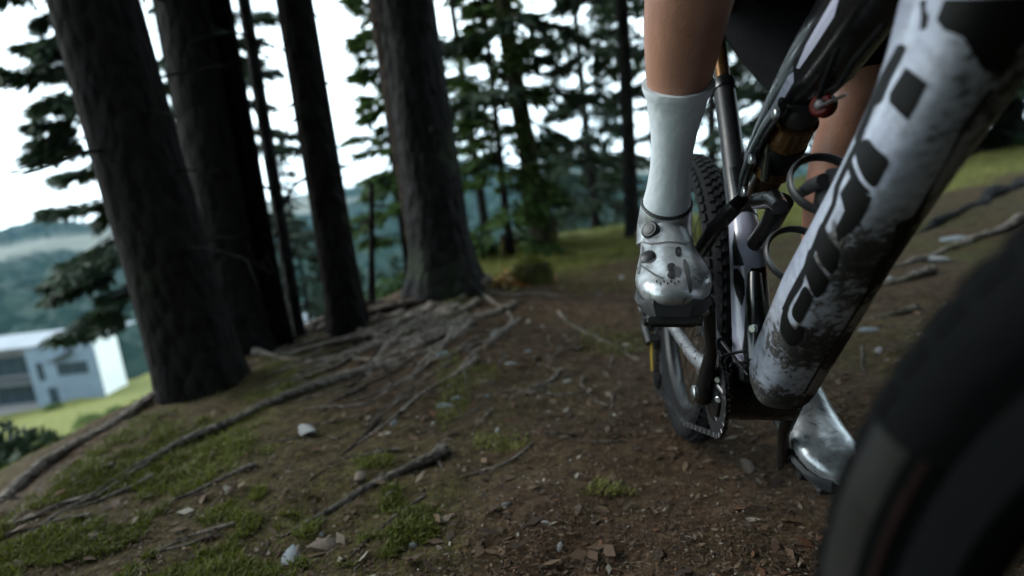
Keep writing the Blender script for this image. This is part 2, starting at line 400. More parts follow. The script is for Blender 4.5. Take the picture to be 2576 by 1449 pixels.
forest = np.maximum(forest, 1 - sstep(.30, .52, k + .16 * fbm(HX, HY, .02, 3)))
canopy = forest * (2.6 + 4.0 * vn1(HX * .21, HY * .21) + 3 * vn2(HX * .5, HY * .5)) * sstep(60, 72, RR)
HZ = np.maximum(HZ, gz(HX, HY, False) * (RR < 190) - 40 * (RR >= 190)) + canopy - 1.2 * (1 - sstep(60, 72, RR))
idx = np.arange(naz * nr).reshape(naz, nr)
fc = np.stack([idx[:-1, :-1], idx[1:, :-1], idx[1:, 1:], idx[:-1, 1:]], -1).reshape(-1, 4)
hm_, h_n, h_b = new_mat('hill_cover')
a = N(h_n, 'ShaderNodeAttribute'); a.attribute_name = 'cover'; s2 = N(h_n, 'ShaderNodeSeparateColor'); h_n.links.new(a.outputs['Color'], s2.inputs[0])
tch = N(h_n, 'ShaderNodeTexCoord'); q1 = N(h_n, 'ShaderNodeTexNoise', Scale=.12, Detail=8.0, Roughness=.7); h_n.links.new(tch.outputs['Object'], q1.inputs['Vector'])
q2 = N(h_n, 'ShaderNodeTexNoise', Scale=.02, Detail=6.0); h_n.links.new(tch.outputs['Object'], q2.inputs['Vector'])
f1 = ramp(h_n, [(.3, (.006, .014, .013)), (.55, (.013, .028, .024)), (.75, (.026, .044, .030))]); h_n.links.new(q1.outputs['Fac'], f1.inputs[0])
m1 = ramp(h_n, [(.3, (.075, .082, .068)), (.55, (.12, .122, .105)), (.75, (.16, .158, .145))]); h_n.links.new(q2.outputs['Fac'], m1.inputs[0])
hc = mix(h_n, s2.outputs[0], m1.outputs[0], f1.outputs[0]); h_n.links.new(hc, h_b.inputs['Base Color']); h_b.inputs['Roughness'].default_value = 1; h_b.inputs['Specular IOR Level'].default_value = .1
cov = np.stack([forest, k, k * 0], -1).reshape(-1, 3)
hills = tag(link('hills', np_mesh('hills', np.stack([HX, HY, HZ], -1).reshape(-1, 3), fc, {'cover': cov}), hm_), kind='structure')

# ------------------------------------------------------------------ building down in the valley
def local_part(name, mb, mat, parent, smooth=False):
    o = mb.build(name, mat, None, smooth); o.parent = parent; return o
M['render_white'] = simple('render_white', (.80, .81, .81), (.70, .72, .72), .8, scale=.6)
M['front_shade_blue'] = simple('front_shade_blue', (.135, .175, .22), (.10, .13, .165), .8, scale=.6)  # shade of the building's front painted into its wall colour
M['roofing'] = simple('roofing', (.20, .22, .24), (.14, .15, .17), .9, scale=.6)
M['render_grey'] = simple('render_grey', (.20, .19, .19), (.14, .13, .13), .85, scale=.8)
M['glass_dark'] = simple('glass_dark', (.02, .035, .05), (.015, .025, .035), .15, scale=1)
M['frame_dark'] = simple('frame_dark', (.05, .055, .06), None, .5, scale=3)
bD = 47.0
bA, bB_ = P(258, 985, bD), P(100, 1030, bD)              # right and left foot of the pale end wall
bz = min(bA.z, bB_.z) - 1.2
bx = Vector((bA.x - bB_.x, bA.y - bB_.y, 0)).normalized(); by = Vector((-bx.y, bx.x, 0)); bz_ = Vector((0, 0, 1))
top_z = P(255, 850, bD).z; Wd = (bA - bB_).dot(bx); Hb = top_z - bz
bo = Vector((bB_.x, bB_.y, bz))
build_ = empty('apartment_building', bo, 'pale flat roofed building with dark windows standing below the grassy slope', 'building')
def BL(x, y, z): return bx * x + by * y + bz_ * z
def bbox(name, x0, x1, y0, y1, z0, z1, mat, par=build_):
    m_ = MB().box(BL((x0 + x1) / 2, (y0 + y1) / 2, (z0 + z1) / 2), bx * (x1 - x0) / 2, by * (y1 - y0) / 2, bz_ * (z1 - z0) / 2)
    return local_part(name, m_, mat, par)
bbox('wall', 0, Wd - .003, .3, 3.2, 0, Hb - .003, M['render_white']); bbox('front_wall', 0, Wd, 0, .297, 0, Hb, M['front_shade_blue'])  # side wall coloured as if lit, front slab as if in shade
bbox('wall', -9, -.003, 1.2, 6, 0, Hb - .35, M['render_grey'])
bbox('roof', -9.2, Wd + .1, -.1, 6.2, Hb + .003, Hb + .16, M['roofing'])
bbox('balcony', -9, -.01, .05, 1.19, Hb * .52, Hb * .60, M['frame_dark'])
bbox('balcony', -9, -.01, .05, 1.19, Hb * .14, Hb * .22, M['render_grey'])
def bwin(x0, x1, z0, z1, y=0.0):
    f = bbox('window', x0, x1, y - .03, y + .02, z0, z1, M['frame_dark'])
    w, h = x1 - x0, z1 - z0
    nn = max(1, round(w / 1.1))
    for i in range(nn):
        p = MB().box(BL(x0 + w * (i + .5) / nn, y - .045, (z0 + z1) / 2), bx * (w / nn / 2 - .05), by * .012, bz_ * (h / 2 - .06)); local_part('pane', p, M['glass_dark'], f)
bwin(Wd * .42, Wd * .88, Hb * .60, Hb * .76); bwin(Wd * .12, Wd * .22, Hb * .56, Hb * .80)
bwin(Wd * .20, Wd * .34, Hb * .22, Hb * .46); bwin(-8.5, -.6, Hb * .62, Hb * .88, 1.2); bwin(-8.5, -.6, Hb * .24, Hb * .48, 1.2)
aw = MB().box(BL(Wd * .55, -.35, Hb * .86), (bx * .9 + bz_ * .35), by * .35, bz_ * .07); local_part('awning', aw, M['frame_dark'], build_)

hD = 46.0; hA, hB = P(745, 838, hD), P(800, 826, hD); hx = Vector((hB.x - hA.x, hB.y - hA.y, 0)).normalized(); hy = Vector((-hx.y, hx.x, 0)); hw = (hB - hA).dot(hx); hz0 = min(hA.z, hB.z) - 1.5; hh_ = P(770, 778, hD).z - hz0
ho_ = Vector((hA.x, hA.y, hz0)); house = empty('house', ho_, 'small white gabled house glimpsed low between two dark trunks', 'building')
def HL(x, y, z): return hx * x + hy * y + Vector((0, 0, z))
o = local_part('wall', MB().box(HL(hw / 2, 2.5, hh_ * .36), hx * hw / 2, hy * 2.5, Vector((0, 0, hh_ * .36))), M['render_white'], house)
gb = MB(); gb.add([HL(-.2, -.2, hh_ * .723), HL(hw + .2, -.2, hh_ * .723), HL(hw + .2, 5.2, hh_ * .723), HL(-.2, 5.2, hh_ * .723), HL(-.2, 2.5, hh_), HL(hw + .2, 2.5, hh_)], [(0, 1, 5, 4), (2, 3, 4, 5), (0, 4, 3), (1, 2, 5), (3, 2, 1, 0)]); local_part('roof', gb, M['roofing'], house)
for q in (.3, .7): local_part('window', MB().box(HL(hw * q, -.01, hh_ * .48), hx * hw * .09, hy * .03, Vector((0, 0, hh_ * .10))), M['glass_dark'], house)

# ------------------------------------------------------------------ trees
rng = np.random.RandomState(5)
def tw_faces(cen, dirv, nrm, L, Wd_):
    """diamond sprays: centre line start cen, direction dirv, width vector"""
    side = np.cross(dirv, nrm); side /= np.linalg.norm(side, axis=1, keepdims=True) + 1e-9
    a = cen; b = cen + dirv * (L * .45)[:, None] + side * (Wd_ * .5)[:, None]; c = cen + dirv * L[:, None]; d = cen + dirv * (L * .45)[:, None] - side * (Wd_ * .5)[:, None]
    v = np.stack([a, b, c, d], 1).reshape(-1, 3); f = np.arange(len(v)).reshape(-1, 4); return v, f
def spruce_crown(seed, h0, h1, r0, r1, nb, ntw, droop=.25, L=.155, bare=.25, arms=None, wid=.26):
    """branches from height h0 to h1, reach r0 at the bottom to r1 at the top; returns twig quads and woody arms"""
    r = np.random.RandomState(seed); V, Fc, k = [], [], 0; wood = MB()
    for i in range(nb):
        t = (i + r.rand()) / nb; h = h0 + (h1 - h0) * t; reach = (r0 + (r1 - r0) * t) * r.uniform(.55, 1.12)
        az_ = r.rand() * 2 * math.pi if arms is None else r.uniform(*arms)
        tilt = r.uniform(-.05, .25) - droop * (1 - t)
        d0 = np.array([math.cos(az_), math.sin(az_), 0]); q = np.linspace(0, 1, 8)
        path = d0[None] * (q * reach)[:, None]; path[:, 2] = h + reach * (tilt * q - droop * q ** 2 + .16 * q ** 3)
        path += np.cumsum(r.randn(8, 3) * .016 * reach, 0)
        wood.tube([tuple(p) for p in path], [max(.004, .018 * reach * (1 - x * .85)) for x in q], 5)
        m_ = int(ntw * (.5 + reach / max(r0, .1)))
        tt = bare + (1 - bare) * r.rand(m_) ** .8
        base = np.stack([np.interp(tt, q, path[:, j]) for j in range(3)], 1)
        tang = np.array([np.interp(tt, q[:-1], np.diff(path[:, j])) for j in range(3)]).T; tang /= np.linalg.norm(tang, axis=1, keepdims=True)
        sd_ = np.cross(tang, [0, 0, 1.]); sg = np.where(r.rand(m_) < .5, -1, 1)
        spread = (1 - tt * .65) * reach * .34 * r.rand(m_)
        cen = base + sd_ * (sg * spread)[:, None] + tang * (spread * .6)[:, None]; cen[:, 2] -= spread * .35 + r.rand(m_) * .05 * reach
        dv = tang * r.uniform(.3, 1, (m_, 1)) + sd_ * (sg * r.uniform(.2, 1.1, m_))[:, None] + np.array([0, 0, -1.]) * r.uniform(.0, .7, (m_, 1)); dv += r.randn(m_, 3) * .15
        dv /= np.linalg.norm(dv, axis=1, keepdims=True)
        nr_ = np.array([0, 0, 1.]) + r.randn(m_, 3) * .55
        v, f = tw_faces(cen, dv, nr_, L * r.uniform(.6, 1.5, m_), L * wid * r.uniform(.6, 1.4, m_)); V.append(v); Fc.append(f + k); k += len(v)
    return np.concatenate(V), np.concatenate(Fc), wood
def crown_mesh(name, *a, **kw):
    v, f, wood = spruce_crown(*a, **kw)
    me = np_mesh(name, v, f); return me, wood
def trunk_path(base, top_px, H):
    """axis from the foot through the point where the trunk leaves the picture, then on up"""
    a, v = (top_px[0] - 1288) / FPX, (724 - top_px[1]) / FPX
    dirv = R * a + U * v + F; hd = math.hypot(base.x, base.y); k = hd / math.hypot(dirv.x, dirv.y)
    t = C + dirv * k; ax = (t - base); ax.normalize(); return ax
def trunk(base, ax, r0, r1, H, seed, flare=.6, n=28, lobes=5, rough=.05, bend=0.0):
    r = random.Random(seed); ph = r.random() * 6
    hs = [q for q in [-.25, -.1, 0, .04, .09, .15, .22, .3, .4, .52] + [.52 + .16 * i for i in range(1, 24)] if q < H]; h = hs[-1]
    while h < H: h = min(H, h + .8); hs.append(h)
    side = ax.orthogonal().normalized(); o = ax.cross(side); rings = []
    for h in hs:
        q = min(max(h, 0) / H, 1); rr_ = r0 + (r1 - r0) * q ** .9; fl = flare * math.exp(-max(h, 0) / .14) + .12 * math.exp(-max(h, 0) / .5)
        c = base + ax * h + side * (bend * math.sin(q * 5 + ph)); ring = []
        for k in range(n):
            th = 2 * math.pi * k / n
            lob = 1 + fl * (.62 + .38 * math.cos(lobes * th + ph)) + rough * .5 * float(vn1(np.array([th * 2.2 + ph]), np.array([h * 1.3]))[0]) + rough * float(vn2(np.array([th * 5 + ph]), np.array([h * 4.]))[0])
            ring.append(c + (side * math.cos(th) + o * math.sin(th)) * rr_ * lob)
        rings.append(ring)
    return MB().loft(rings)
def stubs(base, ax, rfun, hs0, hs1, cnt, seed, Lmax, mat, par, name='branch'):
    r = random.Random(seed)
    for i in range(cnt):
        h = r.uniform(hs0, hs1); th = r.uniform(0, 6.28); side = ax.orthogonal().normalized(); o = ax.cross(side)
        d = (side * math.cos(th) + o * math.sin(th) + ax * r.uniform(-.35, .25)).normalized(); p0 = base + ax * h + d * rfun(h) * .85
        L = r.uniform(.25, 1) * Lmax; pts = [p0]
        for j in range(4):
            d = (d + Vector((r.uniform(-.2, .2), r.uniform(-.2, .2), r.uniform(-.3, .12)))).normalized(); pts.append(pts[-1] + d * L / 4)
        w0 = r.uniform(.004, .010); m_ = MB().tube(pts, [w0, w0 * .8, w0 * .6, w0 * .45, w0 * .2], 6)
        if L > .2:
            for j in (2, 3):
                d2 = (d + Vector((r.uniform(-1, 1), r.uniform(-1, 1), r.uniform(-.5, .5)))).normalized(); m_.tube([pts[j], pts[j] + d2 * L * .2, pts[j] + d2 * L * .38 + Vector((0, 0, -.01))], [w0 * .5, w0 * .35, w0 * .15], 5)
        m_.build(name, mat, par)

def big_tree(base_px, base_w, top_px, top_w, H, label, bark, seed, crown=None, flare=.5, cmat='needles', nst=0, base=None, stub_len=.25, name='spruce_tree', group=None, rough=.05, stub_h=(.5, 2.6)):
    b = base or at_plane(*base_px); d = depth(b); ax = trunk_path(b, top_px, H)
    r0 = base_w / 2 * d / FPX
    # radius where the trunk leaves the picture
    a, v = (top_px[0] - 1288) / FPX, (724 - top_px[1]) / FPX; dv = R * a + U * v + F; k = math.hypot(b.x, b.y) / math.hypot(dv.x, dv.y)
    rt = top_w / 2 * k / FPX; ht = (C + dv * k - b).length; sl = (rt - r0) / ht; r1 = max(.03, min(r0 + sl * H, r0 * .45)) if sl < 0 else r0 * .5
    t = empty(name, b, label, 'tree', group)
    trunk(b, ax, r0, min(r1, r0 * .6), H, seed, flare, rough=rough).build('trunk', bark, t)
    if crown:
        v, f, wood = spruce_crown(seed, *crown[0], **crown[1])
        Q = Vector((0, 0, 1)).rotation_difference(ax).to_matrix(); v = v @ np.array(Q.transposed()) + np.array(b)
        o = link('crown', np_mesh('crown', v, f), M[cmat], t, False)
        wd = MB(); wd.v = [tuple(Q @ Vector(p) + b) for p in wood.v]; wd.f = wood.f; wd.build('limbs', bark, t)
    if nst: stubs(b, ax, lambda h: r0 + (r1 - r0) * h / H, *stub_h, nst, seed, stub_len, bark, t)
    return t, b, ax, r0

t4, b4, ax4, r4 = big_tree((1128, 752), 150, (1020, 0), 128, 15, 'thick grey barked trunk with flared foot above the mat of roots', M['bark_grey'], 4,
    ((5.5, 15, 2.6, .4, 60, 150), {}), flare=.55, nst=26, stub_len=.16, rough=.11)
# second stem grown together with it along its left side
e = b4 + R * (-.098) + F * .04; trunk(e - ax4 * .1, (ax4 - R * .012).normalized(), r4 * .52, r4 * .40, 9, 41, .35, rough=.08).build('trunk', M['bark_brown'], t4)
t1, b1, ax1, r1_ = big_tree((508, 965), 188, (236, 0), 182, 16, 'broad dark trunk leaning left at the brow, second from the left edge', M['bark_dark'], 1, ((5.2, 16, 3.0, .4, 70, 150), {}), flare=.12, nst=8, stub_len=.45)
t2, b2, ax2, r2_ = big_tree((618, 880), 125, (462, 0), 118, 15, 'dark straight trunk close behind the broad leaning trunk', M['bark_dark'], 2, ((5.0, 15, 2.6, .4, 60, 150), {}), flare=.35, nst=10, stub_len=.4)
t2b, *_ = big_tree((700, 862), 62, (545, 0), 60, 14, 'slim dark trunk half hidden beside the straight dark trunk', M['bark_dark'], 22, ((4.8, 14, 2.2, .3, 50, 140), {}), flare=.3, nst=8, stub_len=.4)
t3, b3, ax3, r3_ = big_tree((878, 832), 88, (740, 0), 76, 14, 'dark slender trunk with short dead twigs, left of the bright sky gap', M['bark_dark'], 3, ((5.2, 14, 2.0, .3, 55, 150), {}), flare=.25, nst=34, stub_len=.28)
# thin stem and dead snag
t2c, *_ = big_tree((752, 838), 30, (668, 330), 22, 9, 'thin grey stem with sparse twigs between two dark trunks', M['bark_grey'], 23, ((2.0, 8.5, .9, .2, 40, 60), {'bare': .35}), flare=.2, nst=14, stub_len=.35)
b = at_plane(938, 775); ax = trunk_path(b, (934, 462), 3)
sn = empty('dead_snag', b, 'thin leafless dead stem standing alone in front of the far hill', 'tree')
dsn = depth(b); Lsn = (P(934, 462, dsn) - b).length
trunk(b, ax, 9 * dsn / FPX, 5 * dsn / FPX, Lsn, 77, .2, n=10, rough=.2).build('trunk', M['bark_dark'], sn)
stubs(b, ax, lambda h: .01, .3, Lsn, 12, 8, .10, M['deadwood'], sn)

# background spruces: shared crown and trunk meshes, one thing each
PROTO = {}
def proto(key, h0, H, r0, r1, nb, ntw, seed, trunk_r, cm='needles', bark='bark_dark', **kw):
    v, f, wood = spruce_crown(seed, h0, H, r0, r1, nb, ntw, **kw)
    me = np_mesh('crown', v, f); me.materials.append(M[cm])
    tm = trunk(Vector((0, 0, 0)), Vector((0, 0, 1)), trunk_r, trunk_r * .25, H, seed, .25, n=12); nv = len(tm.v)
    tm.v += wood.v; tm.f += [tuple(i + nv for i in q) for q in wood.f]
    o = tm.build('trunk', M[bark]); tme = o.data; bpy.data.objects.remove(o)
    PROTO[key] = (me, tme)
proto('tall', 1.2, 7.5, 1.5, .4, 50, 230, 31, .10, bark='bark_grey')
proto('tall2', 2.2, 8, 1.3, .4, 46, 200, 32, .10, bark='bark_grey')
proto('sparse', 1.4, 9, 1.0, .3, 60, 200, 39, .075)
proto('low', .25, 8, 1.4, .1, 100, 240, 33, .09)
proto('dense', .1, 10, 2.1, .15, 150, 280, 34, .12, droop=.35)
proto('wide', 2.2, 11, 2.4, .5, 110, 190, 44, .12, droop=.15, L=.30, wid=.42)
proto('left', 1.3, 11, 1.05,   .2, 150, 420, 40, .12, droop=.22, L=.15)
proto('green', .08, 3.4, .62, .08, 90, 90, 35, .04, cm='needles_green', L=.13)
proto('far', .3, 11, 2.0, .1, 100, 60, 36, .14, cm='needles_far', L=.55)
proto('airy', 2.4, 7.5, 1.7, .4, 40, 220, 37, .09, cm='leaves', droop=.05, L=.075, bare=.4, wid=.4)
proto('moss', .7, 6.5, .85, .25, 46, 120, 38, .085, bark='bark_moss', bare=.2, L=.15)
def plant(key, pos, label, h=1.0, lean=(0, 0), rz=0.0, group=None, name='spruce_tree', cat='tree'):
    t = empty(name, pos, label, cat, group); t.rotation_euler = (lean[1], lean[0], rz); t.scale = (h, h, h)
    for nm, me in zip(('crown', 'trunk'), PROTO[key]):
        o = bpy.data.objects.new(nm, me); COL.objects.link(o); o.parent = t
    return t
def azp(px, py, dist):
    """point on the ground seen in column px (near row py), dist metres away"""
    d = P(px, py, 1) - C; k = dist / math.hypot(d.x, d.y); return gp(d.x * k, d.y * k, -.05)
plant('left', azp(470, 900, 7.6), 'bushy spruce with drooping boughs spreading at far left of the broad trunk', 1.0, (-.10, 0), .4)
plant('low', azp(500, 870, 8.6), 'low spruce seen between the two broad dark trunks', .46, (-.04, 0), 1.0)
plant('sparse', azp(640, 830, 8.5), 'airy spruce whose crown fills the gap right of the dark trunks', 1.0, (-.06, 0), 3.0)
plant('sparse', azp(545, 830, 10.5), 'airy spruce between the broad leaning trunk and the straight trunk', 1.0, (-.06, 0), 5.0)
plant('low', azp(780, 800, 9.5), 'dark spruce low on the slope left of the slender trunk', .44, (0, 0), 4.2)
plant('low', azp(655, 830, 10.0), 'shaded spruce further down the slope behind the thin grey stem', .50, (0, 0), 2.2)
plant('moss', at(1368, 616), 'mossy spruce with sparse hanging boughs on the grassy crest', 1.0, (-.10, .0), .6)
plant('green', at(1283, 636), 'small fresh green spruce left of the mossy spruce', .85, (0, 0), 1.0)
plant('green', azp(1030, 700, 6.6), 'young green spruce peeping out left of the thick grey trunk', 1.15, (0, 0), 2.0)
plant('tall', azp(1500, 560, 9.4), 'dark spruce with full crown right of the mossy spruce', .9, (-.05, 0), 5.0)
plant('tall2', at(1592, 600), 'thin stemmed spruce beside the white sock', .62, (-.05, 0), 1.7)
plant('tall2', azp(1660, 590, 7.4), 'spruce behind the lower leg and the white sock', .8, (-.04, 0), 4.4)
plant('airy', azp(1235, 620, 9.5), 'loose leafy larch right of the thick grey trunk', 1.05, (-.06, 0), 0.9, name='larch_tree')
plant('tall', azp(1790, 540, 10.5), 'dark spruce seen above the rear tyre', .9, (-.03, 0), 2.5)
plant('dense', azp(1960, 500, 12.0), 'dense spruce behind the bottle cage', .9, (0, 0), 1.5)
plant('dense', azp(2280, 470, 12.5), 'dense spruce seen through the gap above the down tube', 1.0, (0, 0), 3.5)
plant('dense', azp(2430, 430, 9.8), 'dark bushy spruce at the edge of the grass right of the down tube', .9, (0, 0), .2)
plant('dense', azp(2540, 420, 11.5), 'deep shaded spruce between down tube and front tyre', 1.05, (0, 0), 2.7)
plant('tall', azp(2600, 400, 14.0), 'spruce at far right behind the shaded spruce', 1.1, (0, 0), 4.7)
for i, (px, ds, h_, lab) in enumerate([(460, 30, .6, 'conifer low on the slope, seen between the two broadest trunks'), (570, 24, .6, 'small conifer on the slope behind the straight dark trunk'), (690, 26, .6, 'small conifer on the slope behind the thin grey stem'), (800, 24, .5, 'small conifer on the slope just left of the slender trunk foot'), (905, 26, .42, 'small conifer on the slope just right of the slender trunk'), (960, 24, .36, 'little conifer on the slope right of the dead snag'), (1000, 28, .45, 'conifer below the crest, second right of the dead snag'), (1040, 22, .36, 'conifer below the crest touching the thick grey trunk on its left'), (1075, 30, .45, 'conifer far down the slope hidden by the thick grey trunk'), (1215, 34, .5, 'distant conifer in the gap right of the thick grey trunk'), (1240, 26, .4, 'lower conifer in the gap left of the small fresh spruce'), (1400, 16, .45, 'conifer just below the crest behind the brown wooden post'), (1450, 20, .5, 'conifer below the crest between wooden post and peeled post'), (1500, 16, .4, 'little conifer below the crest left of the peeled post'), (1560, 22, .6, 'conifer below the crest behind the peeled post'), (1430, 34, .9, 'larger far conifer above the crest between the posts')]):
    plant('far', azp(px, 700, ds), lab, h_, (0, 0), i * 1.3, group='conifers on the slope below the brow')
# unseen spruces right of and behind the viewer, added to block sky light
for i, (x, y, key, h_) in enumerate([(2.6, -1.6, 'dense', 1.3), (4.6, .8, 'dense', 1.2), (1.2, -3.0, 'dense', 1.3), (4.2, -2.2, 'dense', 1.3), (-.8, -3.2, 'dense', 1.25), (2.8, -4.6, 'dense', 1.4), (6.6, -.4, 'dense', 1.4), (8.2, 2.2, 'dense', 1.4), (-2.2, -2.6, 'dense', 1.0), (.2, -5.5, 'dense', 1.4), (6, -4.5, 'dense', 1.4), (9.5, -1.5, 'dense', 1.5), (3.4, .0, 'wide', 1.3), (1.9, -2.0, 'wide', 1.35), (-.4, -2.0, 'wide', 1.2), (5.4, -1.6, 'wide', 1.4), (3.2, -3.4, 'wide', 1.5), (1.0, -4.2, 'wide', 1.5), (-2.6, -4.4, 'wide', 1.2), (8.5, -3.5, 'wide', 1.6), (4.5, -6.5, 'wide', 1.6), (-1.2, -6.5, 'wide', 1.5), (1.8, -7, 'wide', 1.6)]):
    plant(key, gp(x, y, -.05), 'unseen spruce added on the uphill side to block sky light', h_, (0, 0), i * 1.1, group='unseen spruces added on the uphill side to block sky light')

# shrubs on the meadow
def bush(pos, r, label, seed, key='leaves', nq=900, L=.16, group=None):
    rr_ = np.random.RandomState(seed); d = rr_.randn(nq, 3); d[:, 2] = np.abs(d[:, 2]); d /= np.linalg.norm(d, axis=1, keepdims=True)
    lump = 1 + .3 * np.sin(d[:, 0] * 5 + seed) * np.cos(d[:, 1] * 4 + d[:, 2] * 3)
    cen = d * (rr_.uniform(.35, 1, nq) ** .5 * r * lump)[:, None] * np.array([1, 1, .8])
    dv = d + rr_.randn(nq, 3) * .7; dv /= np.linalg.norm(dv, axis=1, keepdims=True)
    v, f = tw_faces(cen, dv, rr_.randn(nq, 3), L * r * rr_.uniform(.6, 1.4, nq) + .02, L * r * .5 * rr_.uniform(.6, 1.4, nq) + .01)
    t = empty('shrub', pos, label, 'shrub', group)
    o = link('foliage', np_mesh('foliage', v, f), M[key], None, False); o.parent = t
    st = MB()
    for i in range(5):
        th = i * 1.3 + seed; st.tube([(0, 0, -.1), (r * .2 * math.cos(th), r * .2 * math.sin(th), r * .35), (r * .45 * math.cos(th), r * .45 * math.sin(th), r * .75)], [r * .04, r * .03, r * .012], 5)
    o = st.build('stem', M['bark_dark']); o.parent = t
bush(at_far(225, 1068), .75, 'round dark bush alone on the sunny meadow slope', 1)
bush(at_far(135, 1030), .60, 'low bush at the foot of the pale building', 2)
bush(at_far(290, 1040), .55, 'pale green bush beside the leaning trunk on the meadow', 3)
bush(at_far(195, 990), .9, 'small bush against the pale building wall', 4)
bush(azp(-60, 1110, 4.8), .52, 'dark leafy bush cut by the left edge of the view', 5, 'needles', 1800, .14)
bush(azp(1490, 545, 8.5), .55, 'bright leafy bush just over the grassy crest', 6, 'leaves', 1200)
bush(azp(1440, 560, 11.5), .8, 'pale leafy bush behind the wooden post', 7, 'leaves', 1200)
bush(azp(1235, 615, 12), .8, 'light green bush low beside the thick grey trunk', 8, 'leaves', 1200)

# fence posts on the crest
M['post_pale'] = simple('post_pale', (.42, .34, .27), (.26, .19, .14), .85, scale=25, bump=.4)
M['post_brown'] = simple('post_brown', (.26, .17, .07), (.14, .09, .04), .85, scale=25, bump=.4)
def post(px, py, tx, ty, w, mat, label):
    b = at(px, py); d = depth(b); t = P(tx, ty, d); r = w / 2 * d / FPX; ax = (t - b).normalized()
    o = empty('fence_post', b, label, 'post', 'old fence posts on the grassy crest')
    m_ = MB().tube([b - ax * .1, b, b + (t - b) * .5, t - ax * r * .5], [r * 1.05, r, r * .96, r * .94], 10); m_.build('shaft', mat, o)
    MB().tube([t - ax * r * .5, t, t + ax * r * .35], [r * .99, r * .9, r * .4], 10).build('cap', M['deadwood'], o)
post(1606, 602, 1588, 540, 22, M['post_pale'], 'pale peeled wooden post right behind the shoe')
post(1403, 612, 1390, 542, 12, M['post_brown'], 'brown wooden post right of the mossy spruce')
post(1272, 640, 1262, 596, 11, M['post_brown'], 'short post in front of the small green spruce')
post(1302, 632, 1296, 604, 9, M['post_brown'], 'shortest post between small green spruce and mossy spruce')

# ------------------------------------------------------------------ roots
def root_mesh(pts, r, seed):
    """pts: world points on the ground; a gnarled half buried tube"""
    rr_ = random.Random(seed); path = []
    for a, b in zip(pts[:-1], pts[1:]):
        k = max(2, int((b - a).length / .03))
        for i in range(k):
            p = a.lerp(b, i / k); path.append(p)
    path.append(pts[-1]); m_ = len(path); ph = rr_.random() * 9; fq = rr_.uniform(.10, .22)
    xs = np.array([p.x for p in path]); ys = np.array([p.y for p in path]); zs = gz(xs, ys)
    kern = np.ones(7) / 7; zs = np.convolve(np.pad(zs, 3, 'edge'), kern, 'valid') * .6 + zs * .4
    pts2, rad_ = [], []
    for i, p in enumerate(path):
        q = i / (m_ - 1); w = r * (1 - .65 * q) * (1 + .22 * math.sin(i * .37 + ph) + rr_.uniform(-.08, .08)) * min(1, (1 - q) * 8 + .25)
        off = .45 * w * math.sin(i * fq + ph)
        pts2.append((p.x + .5 * r * math.sin(i * fq * 1.3 + ph), p.y + .5 * r * math.cos(i * fq + ph), zs[i] + w * .35 + off)); rad_.append(w)
    return MB().tube(pts2, rad_, 9)
def root_px(pxs, r, seed, par=None, label=None, mat=None, group=None):
    pts = [at(*q) for q in pxs]
    o = root_mesh(pts, r, seed).build('root' if par else 'tree_root', mat or M['rootwood'], par)
    if not par: tag(o, label, 'root', group)
    return o
root_px([(1222, 712), (1170, 748), (1130, 770), (1050, 812), (960, 838), (860, 862), (760, 884), (640, 925)], .026, 1, t4)
root_px([(1292, 772), (1200, 800), (1130, 832), (1060, 852), (950, 872), (830, 905), (700, 935)], .020, 2, t4)
root_px([(1182, 812), (1110, 872), (1062, 915), (1020, 962)], .013, 3, t4)
root_px([(1200, 762), (1120, 800), (1040, 828), (940, 848), (880, 858)], .017, 4, t4)
root_px([(1070, 775), (1030, 800), (985, 826), (900, 846), (820, 868)], .022, 5, t4)
root_px([(1150, 775), (1090, 812), (1010, 846), (900, 880), (790, 925)], .015, 6, t4)
root_px([(1225, 735), (1290, 742), (1360, 738), (1430, 745)], .014, 7, t4)
root_px([(1215, 745), (1270, 772), (1290, 800), (1250, 850), (1180, 905), (1120, 960)], .012, 8, t4)
root_px([(1060, 850), (1000, 892), (960, 912), (975, 958), (990, 985)], .012, 9, t4, mat=M['bark_brown'])
root_px([(1175, 790), (1150, 840), (1085, 885), (1000, 905), (880, 935), (760, 965)], .014, 11, t4)
root_px([(1010, 912), (900, 945), (770, 985), (620, 1048), (480, 1108), (330, 1185), (150, 1290), (20, 1375)], .019, 10, label='long dark root crossing the ground left of the trail', mat=M['deadwood'])
root_px([(560, 925), (420, 985), (250, 1090), (120, 1175), (0, 1268), (-60, 1310)], .030, 12, t1)
root_px([(640, 890), (760, 905), (880, 900), (980, 905)], .016, 13, t2)
root_px([(900, 838), (960, 850), (1030, 850)], .014, 14, t3)
root_px([(1120, 1138), (1020, 1180), (910, 1232), (820, 1292), (720, 1345)], .016, 15, label='gnarled root running down left from the trail edge', mat=M['deadwood'])
root_px([(960, 1048), (900, 1110), (840, 1165), (780, 1210)], .009, 16, label='thin brown root below the long dark root', mat=M['bark_brown'])
root_px([(1310, 800), (1230, 860), (1120, 900), (1000, 925)], .013, 17, label='crooked root reaching from the gravel to the root mat', mat=M['rootwood'])
root_px([(1200, 905), (1120, 955), (1040, 1010), (960, 1075), (880, 1130)], .010, 18, label='slim pale root in the litter beside the mossy ground', mat=M['rootwood'])
root_px([(2640, 440), (2576, 462), (2490, 500), (2420, 540), (2340, 576), (2260, 590)], .060, 19, label='thick grey root along the bank right of the down tube', mat=M['bark_grey'])
root_px([(2560, 560), (2450, 600), (2360, 640), (2280, 665), (2180, 676)], .030, 20, label='dark root below the thick bank root', mat=M['rootwood'])
root_px([(2340, 690), (2250, 712), (2160, 726), (2080, 730)], .020, 21, label='root across the trail between down tube and front tyre', mat=M['rootwood'])
root_px([(2300, 780), (2200, 800), (2120, 800)], .014, 22, label='short root nearest the front tyre', mat=M['rootwood'])
